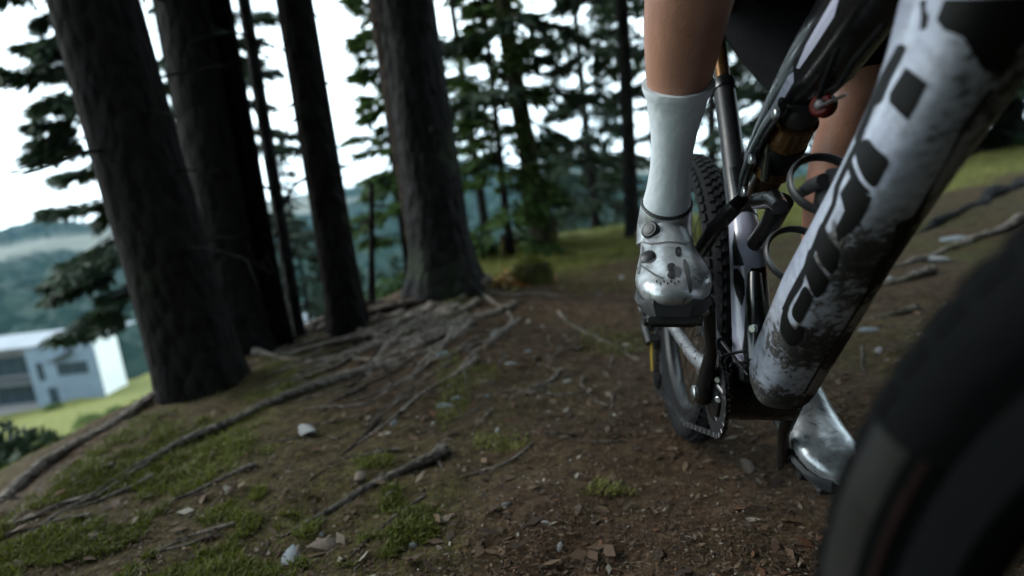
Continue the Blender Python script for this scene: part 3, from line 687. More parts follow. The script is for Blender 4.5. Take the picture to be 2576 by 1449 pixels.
r_ = random.Random(8)
for i in range(62):                                    # the finer mat of roots spreading from the thick trunk
    th = rad(r_.gauss(228, 20)); o0 = r_.uniform(-.75, .9); st = b4 + Vector((math.cos(th), math.sin(th), 0)) * r_.uniform(.12, .7) + Vector((.80, -.45, 0)) * o0 * .8; pts = [gp(st.x, st.y)]; d = th + r_.uniform(-.15, .15)
    for j in range(r_.randint(3, 6)):
        d += r_.gauss(0, .16); q = pts[-1] + Vector((math.cos(d), math.sin(d), 0)) * r_.uniform(.12, .24); pts.append(gp(q.x, q.y))
    root_mesh(pts, r_.choice([.005, .007, .009, .012, .016, .021]), 100 + i).build('root', M['rootwood'] if i % 3 else M['bark_brown'], t4)
for i in range(56):
    p = at(r_.uniform(60, 1100), r_.uniform(1000, 1420)) if i < 20 else (at(r_.uniform(880, 1560), r_.uniform(800, 1130)) if i < 48 else at(r_.uniform(2120, 2420), r_.uniform(580, 900))); d = rad(r_.uniform(180, 265)); pts = [p]
    for j in range(3):
        d += r_.uniform(-.4, .4); q = pts[-1] + Vector((math.cos(d), math.sin(d), 0)) * r_.uniform(.03, .10); pts.append(gp(q.x, q.y))
    tag(root_mesh(pts, r_.uniform(.003, .007), 300 + i).build('fallen_twig', M['deadwood'] if i % 3 else M['rootwood']), 'thin fallen twig lying in the litter of the forest floor', 'twig', 'fallen twigs on the forest floor')

# ------------------------------------------------------------------ stones
SM = []
for k in range(7):
    bm = bmesh.new(); bmesh.ops.create_icosphere(bm, subdivisions=2, radius=1); rs = np.random.RandomState(60 + k); dr = rs.randn(9, 3); dr /= np.linalg.norm(dr, axis=1, keepdims=True); cu = rs.uniform(.55, .95, 9)
    for v in bm.verts:
        p = np.array(v.co)
        for d, c_ in zip(dr, cu):
            e = p @ d
            if e > c_: p = p - d * (e - c_) * .9
        v.co = Vector(p * [1.25, .9, .55])
    me = bpy.data.meshes.new('stone'); bm.to_mesh(me); bm.free(); SM.append(me)
SMM = {}
def stone(p, s, label, mat, k, rz, group=None, sq=1.0):
    if (k, mat) not in SMM:
        m2 = SM[k].copy(); m2.materials.append(M[mat]); SMM[(k, mat)] = m2
        m2.polygons.foreach_set('use_smooth', [True] * len(m2.polygons)); m2.set_sharp_from_angle(angle=rad(30))
    o = bpy.data.objects.new('stone', SMM[(k, mat)]); COL.objects.link(o); o.location = p - Vector((0, 0, s * .10)); o.scale = (s * 1.25, s * .8, s * sq); o.rotation_euler = (.1 * math.sin(k + rz), .12 * math.cos(rz * 3), rz)
    return tag(o, label, 'stone', group)
for px, py, w, mat, lab in [
    (735, 1395, 62, 'stone_blue', 'largest bluish stone at the bottom edge left of the trail'), (235, 1345, 44, 'stone_brown', 'brown stone lying alone in the shaded moss at lower left'),
    (1040, 1365, 26, 'stone_blue', 'blue grey stone at the bottom between moss and trail'), (905, 1195, 40, 'stone_brown', 'tan flat stone beside the gnarled root'),
    (770, 1080, 58, 'stone', 'flat grey stone bedded in moss below the long root'), (1252, 1082, 16, 'stone', 'small white stone upright at the trail edge'),
    (1283, 915, 22, 'stone', 'whitish stone in the middle of the gravel'), (1172, 880, 22, 'stone_blue', 'bluish stone at the end of the root mat'),
    (1225, 995, 16, 'stone_blue', 'small blue grey stone beside the green moss tuft'), (1600, 855, 12, 'stone', 'white pebble just left of the derailleur'),
    (1318, 962, 14, 'stone_brown', 'narrow tan stone near the moss tuft'), (1120, 1020, 34, 'stone_blue', 'slate coloured flat stone among the lower roots'),
    (1250, 838, 36, 'stone', 'pale slab at the lower end of the root mat'), (1215, 960, 26, 'stone_brown', 'brown flake of stone below the bluish stone'),
    (2340, 655, 60, 'stone', 'large pale slab on the trail right of the down tube'), (2400, 600, 44, 'stone_blue', 'grey slab near the bank root'),
    (2230, 700, 30, 'stone', 'pale stone beside the muddy down tube'), (2190, 830, 34, 'stone_blue', 'grey stone between down tube and front tyre'),
    (1340, 612, 16, 'stone', 'white stone at the foot of the mossy spruce'), (2260, 610, 36, 'stone_brown', 'tan stone under the bank root'),
    (2210, 880, 22, 'stone', 'whitish stone lowest beside the front tyre'), (2150, 760, 26, 'stone_brown', 'brown stone close to the muddy frame'), (1880, 1170, 44, 'stone_brown', 'dull brown stone in the shade under the bicycle')]:
    p = at(px, py); stone(p, w / 1.6 * depth(p) / FPX, lab, mat, (px + py) % 7, px * .37, sq=.8)
for i in range(120):
    px, py = r_.triangular(1080, 1640, 1360), r_.uniform(690, 1010)
    if i > 75: px, py = r_.uniform(700, 1500), r_.uniform(1000, 1420)
    if i > 100: px, py = r_.uniform(2100, 2480), r_.uniform(590, 1000)
    p = at(px, py)
    stone(p, r_.uniform(.004, .015) * (1 + (i % 17 == 0)), 'small loose pebble on the brown forest floor', ('stone_brown', 'stone_brown', 'stone_blue', 'stone_brown', 'stone')[i % 5], i % 7, i * 1.7, 'small loose pebbles on the forest floor')

# mossy stump and leaf pile beside the thick trunk
b = at(1340, 712); d = depth(b); st = empty('tree_stump', b, 'low mossy stump with a heap of orange leaves at its foot', 'stump')
rs = 52 * d / FPX
trunk(b, Vector((0, 0, 1)), rs * .8, rs * .62, rs * 1.0, 66, .5, n=22, rough=.25).build('trunk', M['bark_moss'], st)
rs2 = np.random.RandomState(12); nq = 900; th = rs2.rand(nq) * 6.28; q = rs2.rand(nq) ** .6
cen = np.stack([b.x + np.cos(th) * q * rs * 1.05, b.y + np.sin(th) * q * rs * 1.05, b.z + rs * (.95 - .7 * q ** 3) + .01], 1)
v, f = tw_faces(cen, rs2.randn(nq, 3) * [.6, .6, .4] + [0, 0, .8], rs2.randn(nq, 3), rs2.uniform(.012, .03, nq), rs2.uniform(.008, .016, nq)); link('moss', np_mesh('moss', v, f), M['moss'], st, False)

# ------------------------------------------------------------------ ground cover (stuff)
def ray_pts(x0, x1, y0, y1, cnt, seed, ex=1.0):
    """points spread over the ground seen in a region of the view, evenly enough at every distance"""
    r = np.random.RandomState(seed); px = r.uniform(x0, x1, cnt); py = y0 + (y1 - y0) * r.rand(cnt) ** ex
    dx = ((px - 1288) / FPX); dy = ((724 - py) / FPX)
    D = dx[:, None] * np.array(R) + dy[:, None] * np.array(U) + np.array(F); tt = np.full(cnt, 2.0)
    D = D[D[:, 2] < -.03]; tt = EYE / -D[:, 2]
    for _ in range(6):
        z = gz(D[:, 0] * tt, D[:, 1] * tt, True); tt = np.clip((EYE - z) / -D[:, 2], .3, 60)
    p = D * tt[:, None]; p[:, 2] = gz(p[:, 0], p[:, 1]); return p
def cover_at(p):
    X_, Y_ = p[:, 0], p[:, 1]; s = brow_dist(X_, Y_); dtt = X_ - (.22 + .16 * Y_ + .10 * np.sin(Y_ * .9)); ba = np.exp(-(dtt / .55) ** 2) * (1 - sstep(3.2, 3.9, Y_))
    mn = fbm(X_, Y_, 1.9, 4) + .30 * fbm(X_, Y_ * .45, 5.0, 3, vn2)
    mo_ = np.clip(sstep(-.34, .36, mn + .34 * np.exp(-((X_ + .50) ** 2 + (Y_ - 1.2) ** 2) / .45)), 0, 1) * (1 - sstep(-.25, .15, s)) * (1 - ba * .85)
    mo_ *= .12 + .88 * sstep(-.3, .35, fbm(X_, Y_, 6.5, 3)) * (.4 + .6 * sstep(-.3, .3, fbm(X_, Y_, 19, 2, vn2)))
    mo_ *= (1 - .85 * np.exp(-(((X_ + .35) / .75) ** 2 + ((Y_ - 3.0) / .7) ** 2)))
    g_ = np.maximum(sstep(3.4, 3.85, Y_ - .36 * X_ + .4 * fbm(X_, Y_, 1.2, 3)) * (X_ > -.6), sstep(.1, 1.2, s)); g_ = np.clip(g_ + sstep(4.6, 5.6, X_ + .4 * fbm(X_, Y_, .9, 3)) * .9 * (Y_ > 2.5), 0, 1)
    return mo_, g_, ba, s
def blades(p, lo, hi, w, seed, lean=.5):
    r = np.random.RandomState(seed); m_ = len(p); th = r.rand(m_) * 6.28; h = r.uniform(lo, hi, m_); wd = w * r.uniform(.6, 1.4, m_)
    sx = np.stack([np.cos(th), np.sin(th), 0 * th], 1); ln = np.stack([r.randn(m_) * lean, r.randn(m_) * lean, np.ones(m_)], 1); ln /= np.linalg.norm(ln, axis=1, keepdims=True)
    bd = ln + np.stack([r.randn(m_) * lean, r.randn(m_) * lean, -.3 * np.ones(m_)], 1) * .8; bd /= np.linalg.norm(bd, axis=1, keepdims=True)
    a = p - sx * wd[:, None]; b_ = p + sx * wd[:, None]; c = p + ln * (h * .55)[:, None] + sx * (wd * .7)[:, None]; d_ = p + ln * (h * .55)[:, None] - sx * (wd * .7)[:, None]; e_ = p + ln * (h * .55)[:, None] + bd * (h * .5)[:, None]
    v = np.stack([a, b_, c, d_, e_], 1).reshape(-1, 3); i = np.arange(m_)[:, None] * 5
    f = np.concatenate([i + [0, 1, 2], i + [0, 2, 3], i + [3, 2, 4]], 0); return v, f
p = ray_pts(-150, 1750, 690, 1600, 190000, 1); mo_, g_, ba, s = cover_at(p); kp = (np.random.RandomState(1).rand(len(p)) < mo_ * .9) & (g_ < .5); p = p[kp]
v, f = blades(p, .006, .026, .0016, 2, .8); tag(link('moss_cover', np_mesh('moss_cover', v, f), M['moss'], None, False), kind='stuff')
p = ray_pts(1150, 2700, 400, 780, 90000, 3); mo_, g_, ba, s = cover_at(p); kp = (np.random.RandomState(2).rand(len(p)) < g_) & (s < .8); p = p[kp]
v, f = blades(p, .02, .075, .0022, 4, .6); tag(link('grass', np_mesh('grass', v, f), M['grass_lit'], None, False), kind='stuff')
p = ray_pts(-200, 1250, 760, 1330, 120000, 5); mo_, g_, ba, s = cover_at(p); kp = (s > .5) & (s < 45); p = p[kp]; dd = np.hypot(p[:, 0], p[:, 1])
v, f = blades(p, .03, .10, .003, 6, .6); sc_ = np.repeat(np.clip(dd / 6, .4, 3), 5)[:, None]; base = np.repeat(p, 5, 0); v = base + (v - base) * sc_
tag(link('meadow_grass', np_mesh('meadow_grass', v, f), M['grass'], None, False), kind='stuff')
# sparse grass wisps along the trail
p = ray_pts(1100, 1720, 690, 1250, 26000, 7); mo_, g_, ba, s = cover_at(p); nn_ = fbm(p[:, 0], p[:, 1], 2.6, 3, vn2); kp = (nn_ > .12) & (s < 0); p = p[kp]
v, f = blades(p, .008, .030, .0014, 8, .8); tag(link('trail_grass', np_mesh('trail_grass', v, f), M['grass'], None, False), kind='stuff')
# needle litter, bark flakes and leaf scraps
p = np.concatenate([ray_pts(-200, 2700, 560, 1650, 120000, 9), ray_pts(900, 2000, 680, 1100, 40000, 10)]); mo_, g_, ba, s = cover_at(p); r3 = np.random.RandomState(9); kp = (r3.rand(len(p)) < 1 - .8 * np.maximum(mo_, g_)) & (s < .3); p = p[kp]; m_ = len(p)
th = r3.rand(m_) * 6.28; needle = r3.rand(m_) < .62; big = r3.rand(m_) < .012; L_ = np.where(big, r3.uniform(.018, .045, m_), np.where(needle, r3.uniform(.008, .020, m_), r3.uniform(.003, .010, m_) * r3.choice([1, 1, 1, 1.8], m_))); Wl = np.where(needle & ~big, .0009, L_ * r3.uniform(.3, .6, m_))
v, f = tw_faces(p + [0, 0, .004], np.stack([np.cos(th), np.sin(th), r3.randn(m_) * .22], 1), np.stack([r3.randn(m_) * .4, r3.randn(m_) * .4, np.ones(m_)], 1), L_, Wl)
pal = np.array([(.075, .045, .027), (.115, .074, .045), (.040, .025, .016), (.17, .135, .10), (.115, .052, .026), (.26, .24, .20)]); ci = r3.choice(6, m_, p=[.32, .22, .26, .09, .08, .03])
tag(link('needle_litter', np_mesh('needle_litter', v, f, {'col': np.repeat(pal[ci], 4, 0)}), M['litter'], None, False), kind='stuff')
# heap of orange leaves
c = at(1300, 718); r3 = np.random.RandomState(19); nq = 700; rr2 = 70 * depth(c) / FPX
q = np.stack([c.x + r3.randn(nq) * rr2 * .42, c.y + r3.randn(nq) * rr2 * .3], 1); zz = gz(q[:, 0], q[:, 1]); hh = .07 * np.exp(-(((q[:, 0] - c.x) / rr2) ** 2 + ((q[:, 1] - c.y) / rr2) ** 2) * 3)
v, f = tw_faces(np.stack([q[:, 0], q[:, 1], zz + hh * r3.rand(nq) + .006], 1), r3.randn(nq, 3) * [1, 1, .45], r3.randn(nq, 3) * .6 + [0, 0, 1], r3.uniform(.025, .055, nq), r3.uniform(.015, .032, nq))
pal = np.array([(.55, .24, .07), (.42, .30, .09), (.36, .13, .05), (.60, .42, .24), (.20, .20, .05)]); ci = r3.choice(5, nq)
tag(link('fallen_leaves', np_mesh('fallen_leaves', v, f, {'col': np.repeat(pal[ci], 4, 0)}), M['litter'], None, False), 'heap of orange fallen leaves at the foot of the mossy stump', kind='stuff')

# ------------------------------------------------------------------ bicycle
def W3(a, v, d): return R * a + U * v + F * d
fB = W3(-.094, -.198, -1).normalized(); uB = (U - fB * U.dot(fB)).normalized(); rB = fB.cross(uB).normalized()
BBc = CAM(.3755, -.168, .90)
A0 = .3755 - .094 * .90
def B(x, y, z): return BBc + rB * x + fB * y + uB * z          # x to the rider's right, y forward, z up, from the crank axle
def PB(px, py, off=0.0):                                      # point of the bicycle's middle plane (moved off to its right) seen at px, py
    d = (A0 - off) / ((px - 1288) / FPX - .094); return P(px, py, d)
MUD = (.020, .016, .012)
M['carbon'] = simple('carbon_black', (.006, .006, .0065), (.004, .004, .0045), .30, scale=60, coat=.3, dirt=MUD, dirt_t=.66)
M['alloy_black'] = simple('alloy_black', (.014, .014, .015), (.008, .008, .009), .42, scale=80, dirt=MUD, dirt_t=.62)
M['rubber'] = simple('tyre_rubber', (.009, .009, .010), (.006, .006, .0065), .82, scale=50, bump=.3, spec=.2, dirt=(.045, .034, .025), dirt_t=.66)
M['rubber_front'] = simple('tyre_rubber_front', (.0017, .0021, .0025), (.0011, .0014, .0016), .85, scale=40, bump=.25, spec=.08)
M['lilac_white'] = simple('lilac_white', (.34, .34, .43), (.30, .30, .385), .3, scale=20, coat=.5, dirt=MUD, dirt_t=.66)
M['steel'] = simple('steel', (.45, .46, .47), (.30, .30, .31), .32, 1.0, scale=60, dirt=MUD, dirt_t=.62)
M['chain'] = simple('chain_steel', (.16, .16, .165), (.06, .06, .06), .40, 1.0, scale=120, dirt=MUD, dirt_t=.55)
M['bronze'] = simple('bronze_coat', (.17, .088, .036), (.11, .056, .022), .26, .8, scale=40)
M['shock_body'] = simple('shock_body', (.050, .026, .012), (.03, .016, .008), .32, .5, scale=40, dirt=MUD, dirt_t=.64)
M['red'] = simple('red_knob', (.060, .005, .004), (.035, .004, .003), .55, 0, scale=80, spec=.08)
M['yellow'] = simple('yellow_mark', (.55, .36, .02), (.42, .27, .015), .5, scale=80)
M['gold_print'] = simple('gold_print', (.45, .33, .06), None, .5, scale=80)
M['black_print'] = simple('black_print', (.006, .006, .0065), (.004, .004, .0045), .45, scale=60, spec=.18, dirt=(.05, .045, .04), dirt_t=.66)
M['rotor'] = simple('rotor_steel', (.40, .40, .41), (.28, .28, .29), .3, 1.0, scale=90)
M['silver_stay'] = simple('silver_stay', (.36, .37, .39), (.16, .16, .17), .35, .6, scale=55, dirt=MUD, dirt_t=.54)
M['grey_label'] = simple('grey_label', (.0055, .0046, .0042), (.0026, .0022, .002), .5, scale=60)
M['red_line'] = simple('red_line', (.010, .0026, .002), (.006, .002, .0016), .5, scale=60)

bike = empty('mountain_bike', BBc - uB * .30, 'white and black full suspension mountain bike splashed with mud', 'bicycle')

# ---- main frame: down tube from the image: centre, half widths
def mudmat():
    m, n, b = new_mat('frame_white'); tc = N(n, 'ShaderNodeTexCoord')
    at_ = N(n, 'ShaderNodeAttribute'); at_.attribute_name = 'mud'; sp = N(n, 'ShaderNodeSeparateColor'); n.links.new(at_.outputs['Color'], sp.inputs[0])
    mpn = N(n, 'ShaderNodeMapping'); n.links.new(tc.outputs['Object'], mpn.inputs[0]); mpn.inputs['Scale'].default_value = (1, 1, 1.0)
    a = N(n, 'ShaderNodeTexNoise', Scale=16.0, Detail=7.0, Roughness=.6); c = N(n, 'ShaderNodeTexNoise', Scale=95.0, Detail=6.0, Roughness=.65); e = N(n, 'ShaderNodeTexNoise', Scale=7.0, Detail=3.0)
    for q in (a, c, e): n.links.new(mpn.outputs[0], q.inputs['Vector'])
    s1 = N(n, 'ShaderNodeMath', operation='MULTIPLY_ADD'); n.links.new(a.outputs['Fac'], s1.inputs[0]); s1.inputs[1].default_value = .9; n.links.new(sp.outputs[0], s1.inputs[2])
    s2 = N(n, 'ShaderNodeMath', operation='MULTIPLY_ADD'); n.links.new(c.outputs['Fac'], s2.inputs[0]); s2.inputs[1].default_value = 1.25; n.links.new(s1.outputs[0], s2.inputs[2])
    fac = ramp(n, [(.0, (0, 0, 0)), (1, (1, 1, 1))]); mr = N(n, 'ShaderNodeMapRange'); mr.inputs['From Min'].default_value = 1.44; mr.inputs['From Max'].default_value = 1.60; n.links.new(s2.outputs[0], mr.inputs[0])
    film_shade = N(n, 'ShaderNodeMapRange'); film_shade.inputs['From Min'].default_value = .95; film_shade.inputs['From Max'].default_value = 1.6; film_shade.inputs['To Max'].default_value = .85; n.links.new(s2.outputs[0], film_shade.inputs[0])  # grey film of dirt that also paints shade onto the tube's underside
    pw = ramp(n, [(.35, (.28, .305, .385)), (.65, (.36, .39, .46))]); n.links.new(e.outputs['Fac'], pw.inputs[0])
    mudc = ramp(n, [(.38, (.006, .0055, .005)), (.56, (.016, .014, .012)), (.68, (.11, .105, .095))]); n.links.new(c.outputs['Fac'], mudc.inputs[0])
    base = mix(n, film_shade.outputs[0], pw.outputs[0], (.10, .10, .11)); col = mix(n, mr.outputs[0], base, mudc.outputs[0])
    n.links.new(col, b.inputs['Base Color'])
    rr_ = N(n, 'ShaderNodeMapRange'); rr_.inputs['To Min'].default_value = .30; rr_.inputs['To Max'].default_value = .75; n.links.new(mr.outputs[0], rr_.inputs[0]); n.links.new(rr_.outputs[0], b.inputs['Roughness'])
    ct = N(n, 'ShaderNodeMapRange'); ct.inputs['To Min'].default_value = .5; ct.inputs['To Max'].default_value = .0; n.links.new(mr.outputs[0], ct.inputs[0]); n.links.new(ct.outputs[0], b.inputs['Coat Weight']); b.inputs['Coat Roughness'].default_value = .12
    mulm = N(n, 'ShaderNodeMath', operation='MULTIPLY'); n.links.new(mr.outputs[0], mulm.inputs[0]); n.links.new(c.outputs['Fac'], mulm.inputs[1])
    bp = N(n, 'ShaderNodeBump', Strength=.9, Distance=.004); n.links.new(mulm.outputs[0], bp.inputs['Height']); n.links.new(bp.outputs[0], b.inputs['Normal'])
    return m
M['frame_white'] = mudmat()
DT = [(1958, 985, .038, 1.0), (1975, 925, .042, .98), (2014, 850, .0425, .95), (2075, 730, .043, .92), (2140, 615, .040, .92), (2205, 505, .0385, .95), (2275, 385, .038, 1.0), (2345, 262, .0385, 1.05), (2400, 150, .040, 1.12), (2448, 40, .042, 1.2), (2505, -90, .044, 1.25), (2560, -215, .044, 1.25)]
rings = []; nseg = 40; mud_shade_v = []
cts = [PB(q[0], q[1]) for q in DT]
# smooth resample
def resample(pts, vals, m_):
    L = [0.0]
    for a, b in zip(pts[:-1], pts[1:]): L.append(L[-1] + (b - a).length)
    t = np.linspace(0, L[-1], m_); o = []
    for x in t: o.append((Vector([np.interp(x, L, [p[i] for p in pts]) for i in range(3)]), [np.interp(x, L, [v[k] for v in vals]) for k in range(len(vals[0]))]))
    return o
dt_ = resample(cts, [(q[2], q[3]) for q in DT], 60)
for _ in range(3):
    for i in range(1, 59): dt_[i] = ((dt_[i - 1][0] + dt_[i][0] * 2 + dt_[i + 1][0]) / 4, dt_[i][1])
for i in range(60):
    c = dt_[i][0]; t = (dt_[min(i + 1, 59)][0] - dt_[max(i - 1, 0)][0]).normalized(); nrm = rB; bn = (t.cross(rB)).normalized()   # bn: below / in front
    w, h = dt_[i][1][0], dt_[i][1][0] * dt_[i][1][1]; ring = []
    cap = 1.0 if i > 2 else (.86, .94, .98)[i]
    for k in range(nseg):
        th = 2 * math.pi * k / nseg; x = math.copysign(abs(math.cos(th)) ** .72, math.cos(th)); y = math.copysign(abs(math.sin(th)) ** .72, math.sin(th))
        ring.append(c + nrm * (x * w * cap) + bn * (y * h * cap))
        q = i / 59; under = max(0, math.sin(th)) if bn.dot(uB) < 0 else max(0, -math.sin(th)); side = max(0, math.cos(th))
        band = .62 * math.exp(-(q / .075) ** 2) + .46 * math.exp(-((q - .24) / .075) ** 2) * (.45 + .55 * (under > .1)) + .42 * math.exp(-((q - .50) / .09) ** 2) * (under > .2) + .22 * math.exp(-((q - .85) / .08) ** 2) * (under > .7)
        mud_shade_v.append((.08 + band + .22 * under ** 2 - .12 * side * (q > .32), 0, 0))  # underside term mixes painted shade in with the mud
    rings.append(ring)
mb = MB().loft(rings); me = bpy.data.meshes.new('down_tube'); me.from_pydata(mb.v, [], mb.f)
ca = me.color_attributes.new('mud', 'FLOAT_COLOR', 'POINT')
for i, q in enumerate(mud_shade_v): ca.data[i].color = (*q, 1)
bm = bmesh.new(); bm.from_mesh(me); bmesh.ops.recalc_face_normals(bm, faces=bm.faces); bm.to_mesh(me)
dtree = BVHTree.FromBMesh(bm); bm.free()
down = link('down_tube', me, M['frame_white'], bike)
# black lettering and stripes printed on the tube, as thin decals lying on it
Z4 = lambda x, y: ((2900 + x / 1.8117) * .67083, (y / 1.8117) * .67083)
Z5 = lambda x, y: ((2900 + x / 1.8117) * .67083, (700 + y / 1.8117) * .67083)
def decal(name, poly, mat, off=.0006, cuts=3, tree=None, par=None):
    bm = bmesh.new(); vs_ = [bm.verts.new((x, y, 0)) for x, y in poly]; bm.faces.new(vs_); bmesh.ops.triangulate(bm, faces=bm.faces)
    for _ in range(cuts): bmesh.ops.subdivide_edges(bm, edges=[e for e in bm.edges if e.calc_length() > 9], cuts=1, use_grid_fill=True); bmesh.ops.triangulate(bm, faces=bm.faces)
    kill = []
    for v in bm.verts:
        d = (P(v.co.x, v.co.y, 1) - C).normalized(); hit, nr_, _, _ = (tree or dtree).ray_cast(C, d)
        if hit is None: kill.append(v); continue
        if nr_.dot(d) > 0: nr_ = -nr_
        v.co = hit + nr_ * off
    bmesh.ops.delete(bm, geom=kill, context='VERTS')
    me = bpy.data.meshes.new(name); bm.to_mesh(me); bm.free()
    return link(name, me, mat, par or down)
def smooth_poly(p, it=2):
    for _ in range(it):
        q = []
        for i in range(len(p)):
            a, b = p[i], p[(i + 1) % len(p)]; q += [(a[0] * .75 + b[0] * .25, a[1] * .75 + b[1] * .25), (a[0] * .25 + b[0] * .75, a[1] * .25 + b[1] * .75)]
        p = q
    return p
for k, (fn, sm, pl) in enumerate([
    (Z4, 0, [(905, 455), (1050, 565), (985, 695), (915, 815), (850, 755), (790, 690), (795, 630), (850, 540)]),
    (Z4, 0, [(890, 300), (905, 330), (875, 400), (800, 540), (740, 690), (690, 720), (640, 850), (600, 905), (560, 985), (560, 930), (640, 740), (740, 500), (850, 300)]),
    (Z4, 1, [(560, 990), (640, 925), (690, 1000), (800, 1085), (745, 1180), (695, 1285), (630, 1235), (585, 1150), (562, 1070)]),
    (Z4, 1, [(505, 1085), (530, 1050), (545, 1130), (590, 1230), (660, 1300), (655, 1320), (560, 1270), (515, 1180)]),
    (Z5, 0, [(455, 45), (525, -65), (555, -20), (668, 70), (640, 150), (580, 257), (525, 207), (490, 270), (438, 372), (425, 285), (485, 160), (468, 90)]),
    (Z5, 1, [(340, 225), (372, 335), (420, 400), (450, 440), (445, 500), (408, 608), (350, 555), (300, 470), (285, 380), (300, 300)]),
    (Z5, 1, [(252, 410), (272, 470), (320, 565), (388, 642), (335, 730), (285, 765), (235, 650), (210, 545), (228, 460)]),
    (Z5, 1, [(190, 610), (215, 640), (150, 740), (112, 800), (95, 870), (112, 925), (152, 978), (166, 938), (215, 950), (205, 1010), (150, 1085), (95, 1070), (52, 1000), (46, 930), (62, 850), (115, 725)]),
    (Z5, 1, [(215, 655), (250, 720), (272, 765), (225, 860), (180, 935), (140, 900), (120, 840), (165, 760)]),
    ]):
    decal('lettering', smooth_poly([fn(*q) for q in pl], 2 if sm else 0), M['black_print'])
decal('stripe', [Z4(1165, -10), (2660, -10), (2640, 30), Z4(1660, 330), Z4(1560, 520), Z4(1420, 470), Z4(1290, 250), Z4(1160, 200), Z4(1110, 130)], M['black_print'])
decal('stripe', [Z4(1000, 205), Z4(1040, 190), Z4(1060, 110), Z4(1030, 60), Z4(1045, 0), Z4(1000, 0), Z4(1010, 110)], M['black_print'])
decal('protector', [Z4(1470, 590), Z4(1400, 690), Z4(1270, 880), Z4(1120, 1190), Z4(1010, 1440), Z5(830, 250), Z5(800, 420), Z5(705, 510), Z5(640, 690), Z5(545, 850), Z5(420, 1050), Z5(300, 1230), Z5(200, 1400), Z5(214, 1405), Z5(330, 1210), Z5(470, 1000), Z5(690, 640), Z5(990, 150), Z5(1075, 10), Z4(1290, 900), Z4(1500, 600)], M['black_print'])
decal('edge_line', [Z4(620, 820), Z4(560, 960), Z4(500, 1085), Z4(420, 1260), Z5(400, 110), Z5(310, 290), Z5(205, 545), Z5(110, 720), Z5(60, 830), Z5(80, 850), Z5(135, 745), Z5(236, 565), Z5(340, 305), Z5(425, 125), Z4(452, 1266), Z4(530, 1096), Z4(590, 975), Z4(640, 840)], M['black_print'])
# other frame tubes
def tb(name, pts, r, mat, par=bike, n=14, flat=None, sup=2.0, up=None): return MB().tube(pts, r, n, flat, up, sup).build(name, mat, par)
tb('bottom_bracket', [B(-.062, 0, 0), B(-.058, 0, 0), B(.058, 0, 0), B(.062, 0, 0)], [.030, .040, .040, .030], M['carbon'], n=24)
HT = B(0, .62, .60); ha = (uB * .906 - fB * .4226).normalized()
fr_ax = B(.010, .901, .098)                                        # front axle
ht_b = fr_ax - fB * .045 + ha * .54; ht_t = ht_b + ha * .13
tb('head_tube', [ht_b, ht_b + ha * .02, ht_t - ha * .02, ht_t], [.031, .029, .027, .029], M['frame_white'] if False else M['carbon'], n=20)
tb('down_tube_tip', [dt_[-1][0], dt_[-1][0].lerp(ht_b + ha * .03, .5), ht_b + ha * .04], [.043, .038, .030], M['carbon'], n=18)
TT = [PB(1905, 402), PB(1945, 322), PB(2000, 238), PB(2075, 140), PB(2160, 15), PB(2250, -120)]
tb('top_tube', TT + [ht_t - ha * .03], [.020, .024, .030, .036, .036, .035, .028], M['carbon'], n=18, flat=[.8, .9, 1, 1.05, 1.05, 1, 1], sup=2.5, up=rB)
# pale highlight painted along the top tube's upper right edge
bm = bmesh.new()
for o in (bpy.data.objects['top_tube'],): bm.from_mesh(o.data)
ttree = BVHTree.FromBMesh(bm); bm.free()
decal('edge_highlight', [(2112, -6), (2098, -6), (2062, 55), (2030, 110), (2004, 170), (2012, 172), (2050, 118), (2100, 40)], M['lilac_white'], .0008, 3, ttree, bpy.data.objects['top_tube'])
decal('edge_highlight', [(1998, 180), (1985, 190), (1945, 262), (1920, 300), (1928, 300), (1965, 262), (1998, 205)], M['lilac_white'], .0008, 3, ttree, bpy.data.objects['top_tube'])
ST = [PB(1893, 940), PB(1892, 860), PB(1886, 740), PB(1880, 620), PB(1868, 550), PB(1858, 490), PB(1846, 420)]
seat = tb('seat_tube', ST[:5], [.030, .029, .028, .027, .022], M['lilac_white'], n=20); tb('seat_tube_top', ST[4:], [.0235, .0215, .0195], M['carbon'], n=18)
bm = bmesh.new(); bm.from_mesh(seat.data); stree = BVHTree.FromBMesh(bm); bm.free()
decal('stripe', [(1888, 674), (1908, 674), (1925, 670), (1924, 940), (1880, 940), (1868, 880), (1878, 800), (1888, 750), (1890, 710)], M['black_print'], .0008, 3, stree, seat)
decal('stripe', [(1846, 676), (1858, 676), (1872, 700), (1874, 740), (1866, 770), (1852, 740), (1846, 710)], M['black_print'], .0008, 2, stree, seat)
decal('stripe', [(1848, 580), (1856, 620), (1868, 650), (1872, 668), (1846, 668), (1843, 620)], M['black_print'], .0008, 2, stree, seat)
# dropper seat post and saddle
tb('seat_post', [PB(1850, 440), PB(1838, 340), PB(1822, 222)], [.0185, .0185, .0185], M['alloy_black'], n=18)
sp0 = PB(1822, 222); spa = (PB(1815, 180) - PB(1850, 440)).normalized()
tb('post_collar', [sp0 - spa * .006, sp0 + spa * .004, sp0 + spa * .016], [.0215, .0225, .020], M['carbon'], n=18)
tb('post_inner', [sp0 + spa * .01, sp0 + spa * .17], [.0135, .0135], M['bronze'], n=16)
s0 = sp0 + spa * .185
sad = []
for y, w, zt in [(-.125, .045, .004), (-.11, .066, .010), (-.06, .070, .008), (0, .050, 0), (.06, .030, -.003), (.12, .021, -.006), (.145, .010, -.012)]:
    ring = []
    for k in range(14):
        th = 2 * math.pi * k / 14; ring.append(s0 + fB * y + rB * (math.cos(th) * w) + uB * (zt + .02 * math.sin(th) - (.012 if abs(math.cos(th)) > .7 else 0)))
    sad.append(ring)
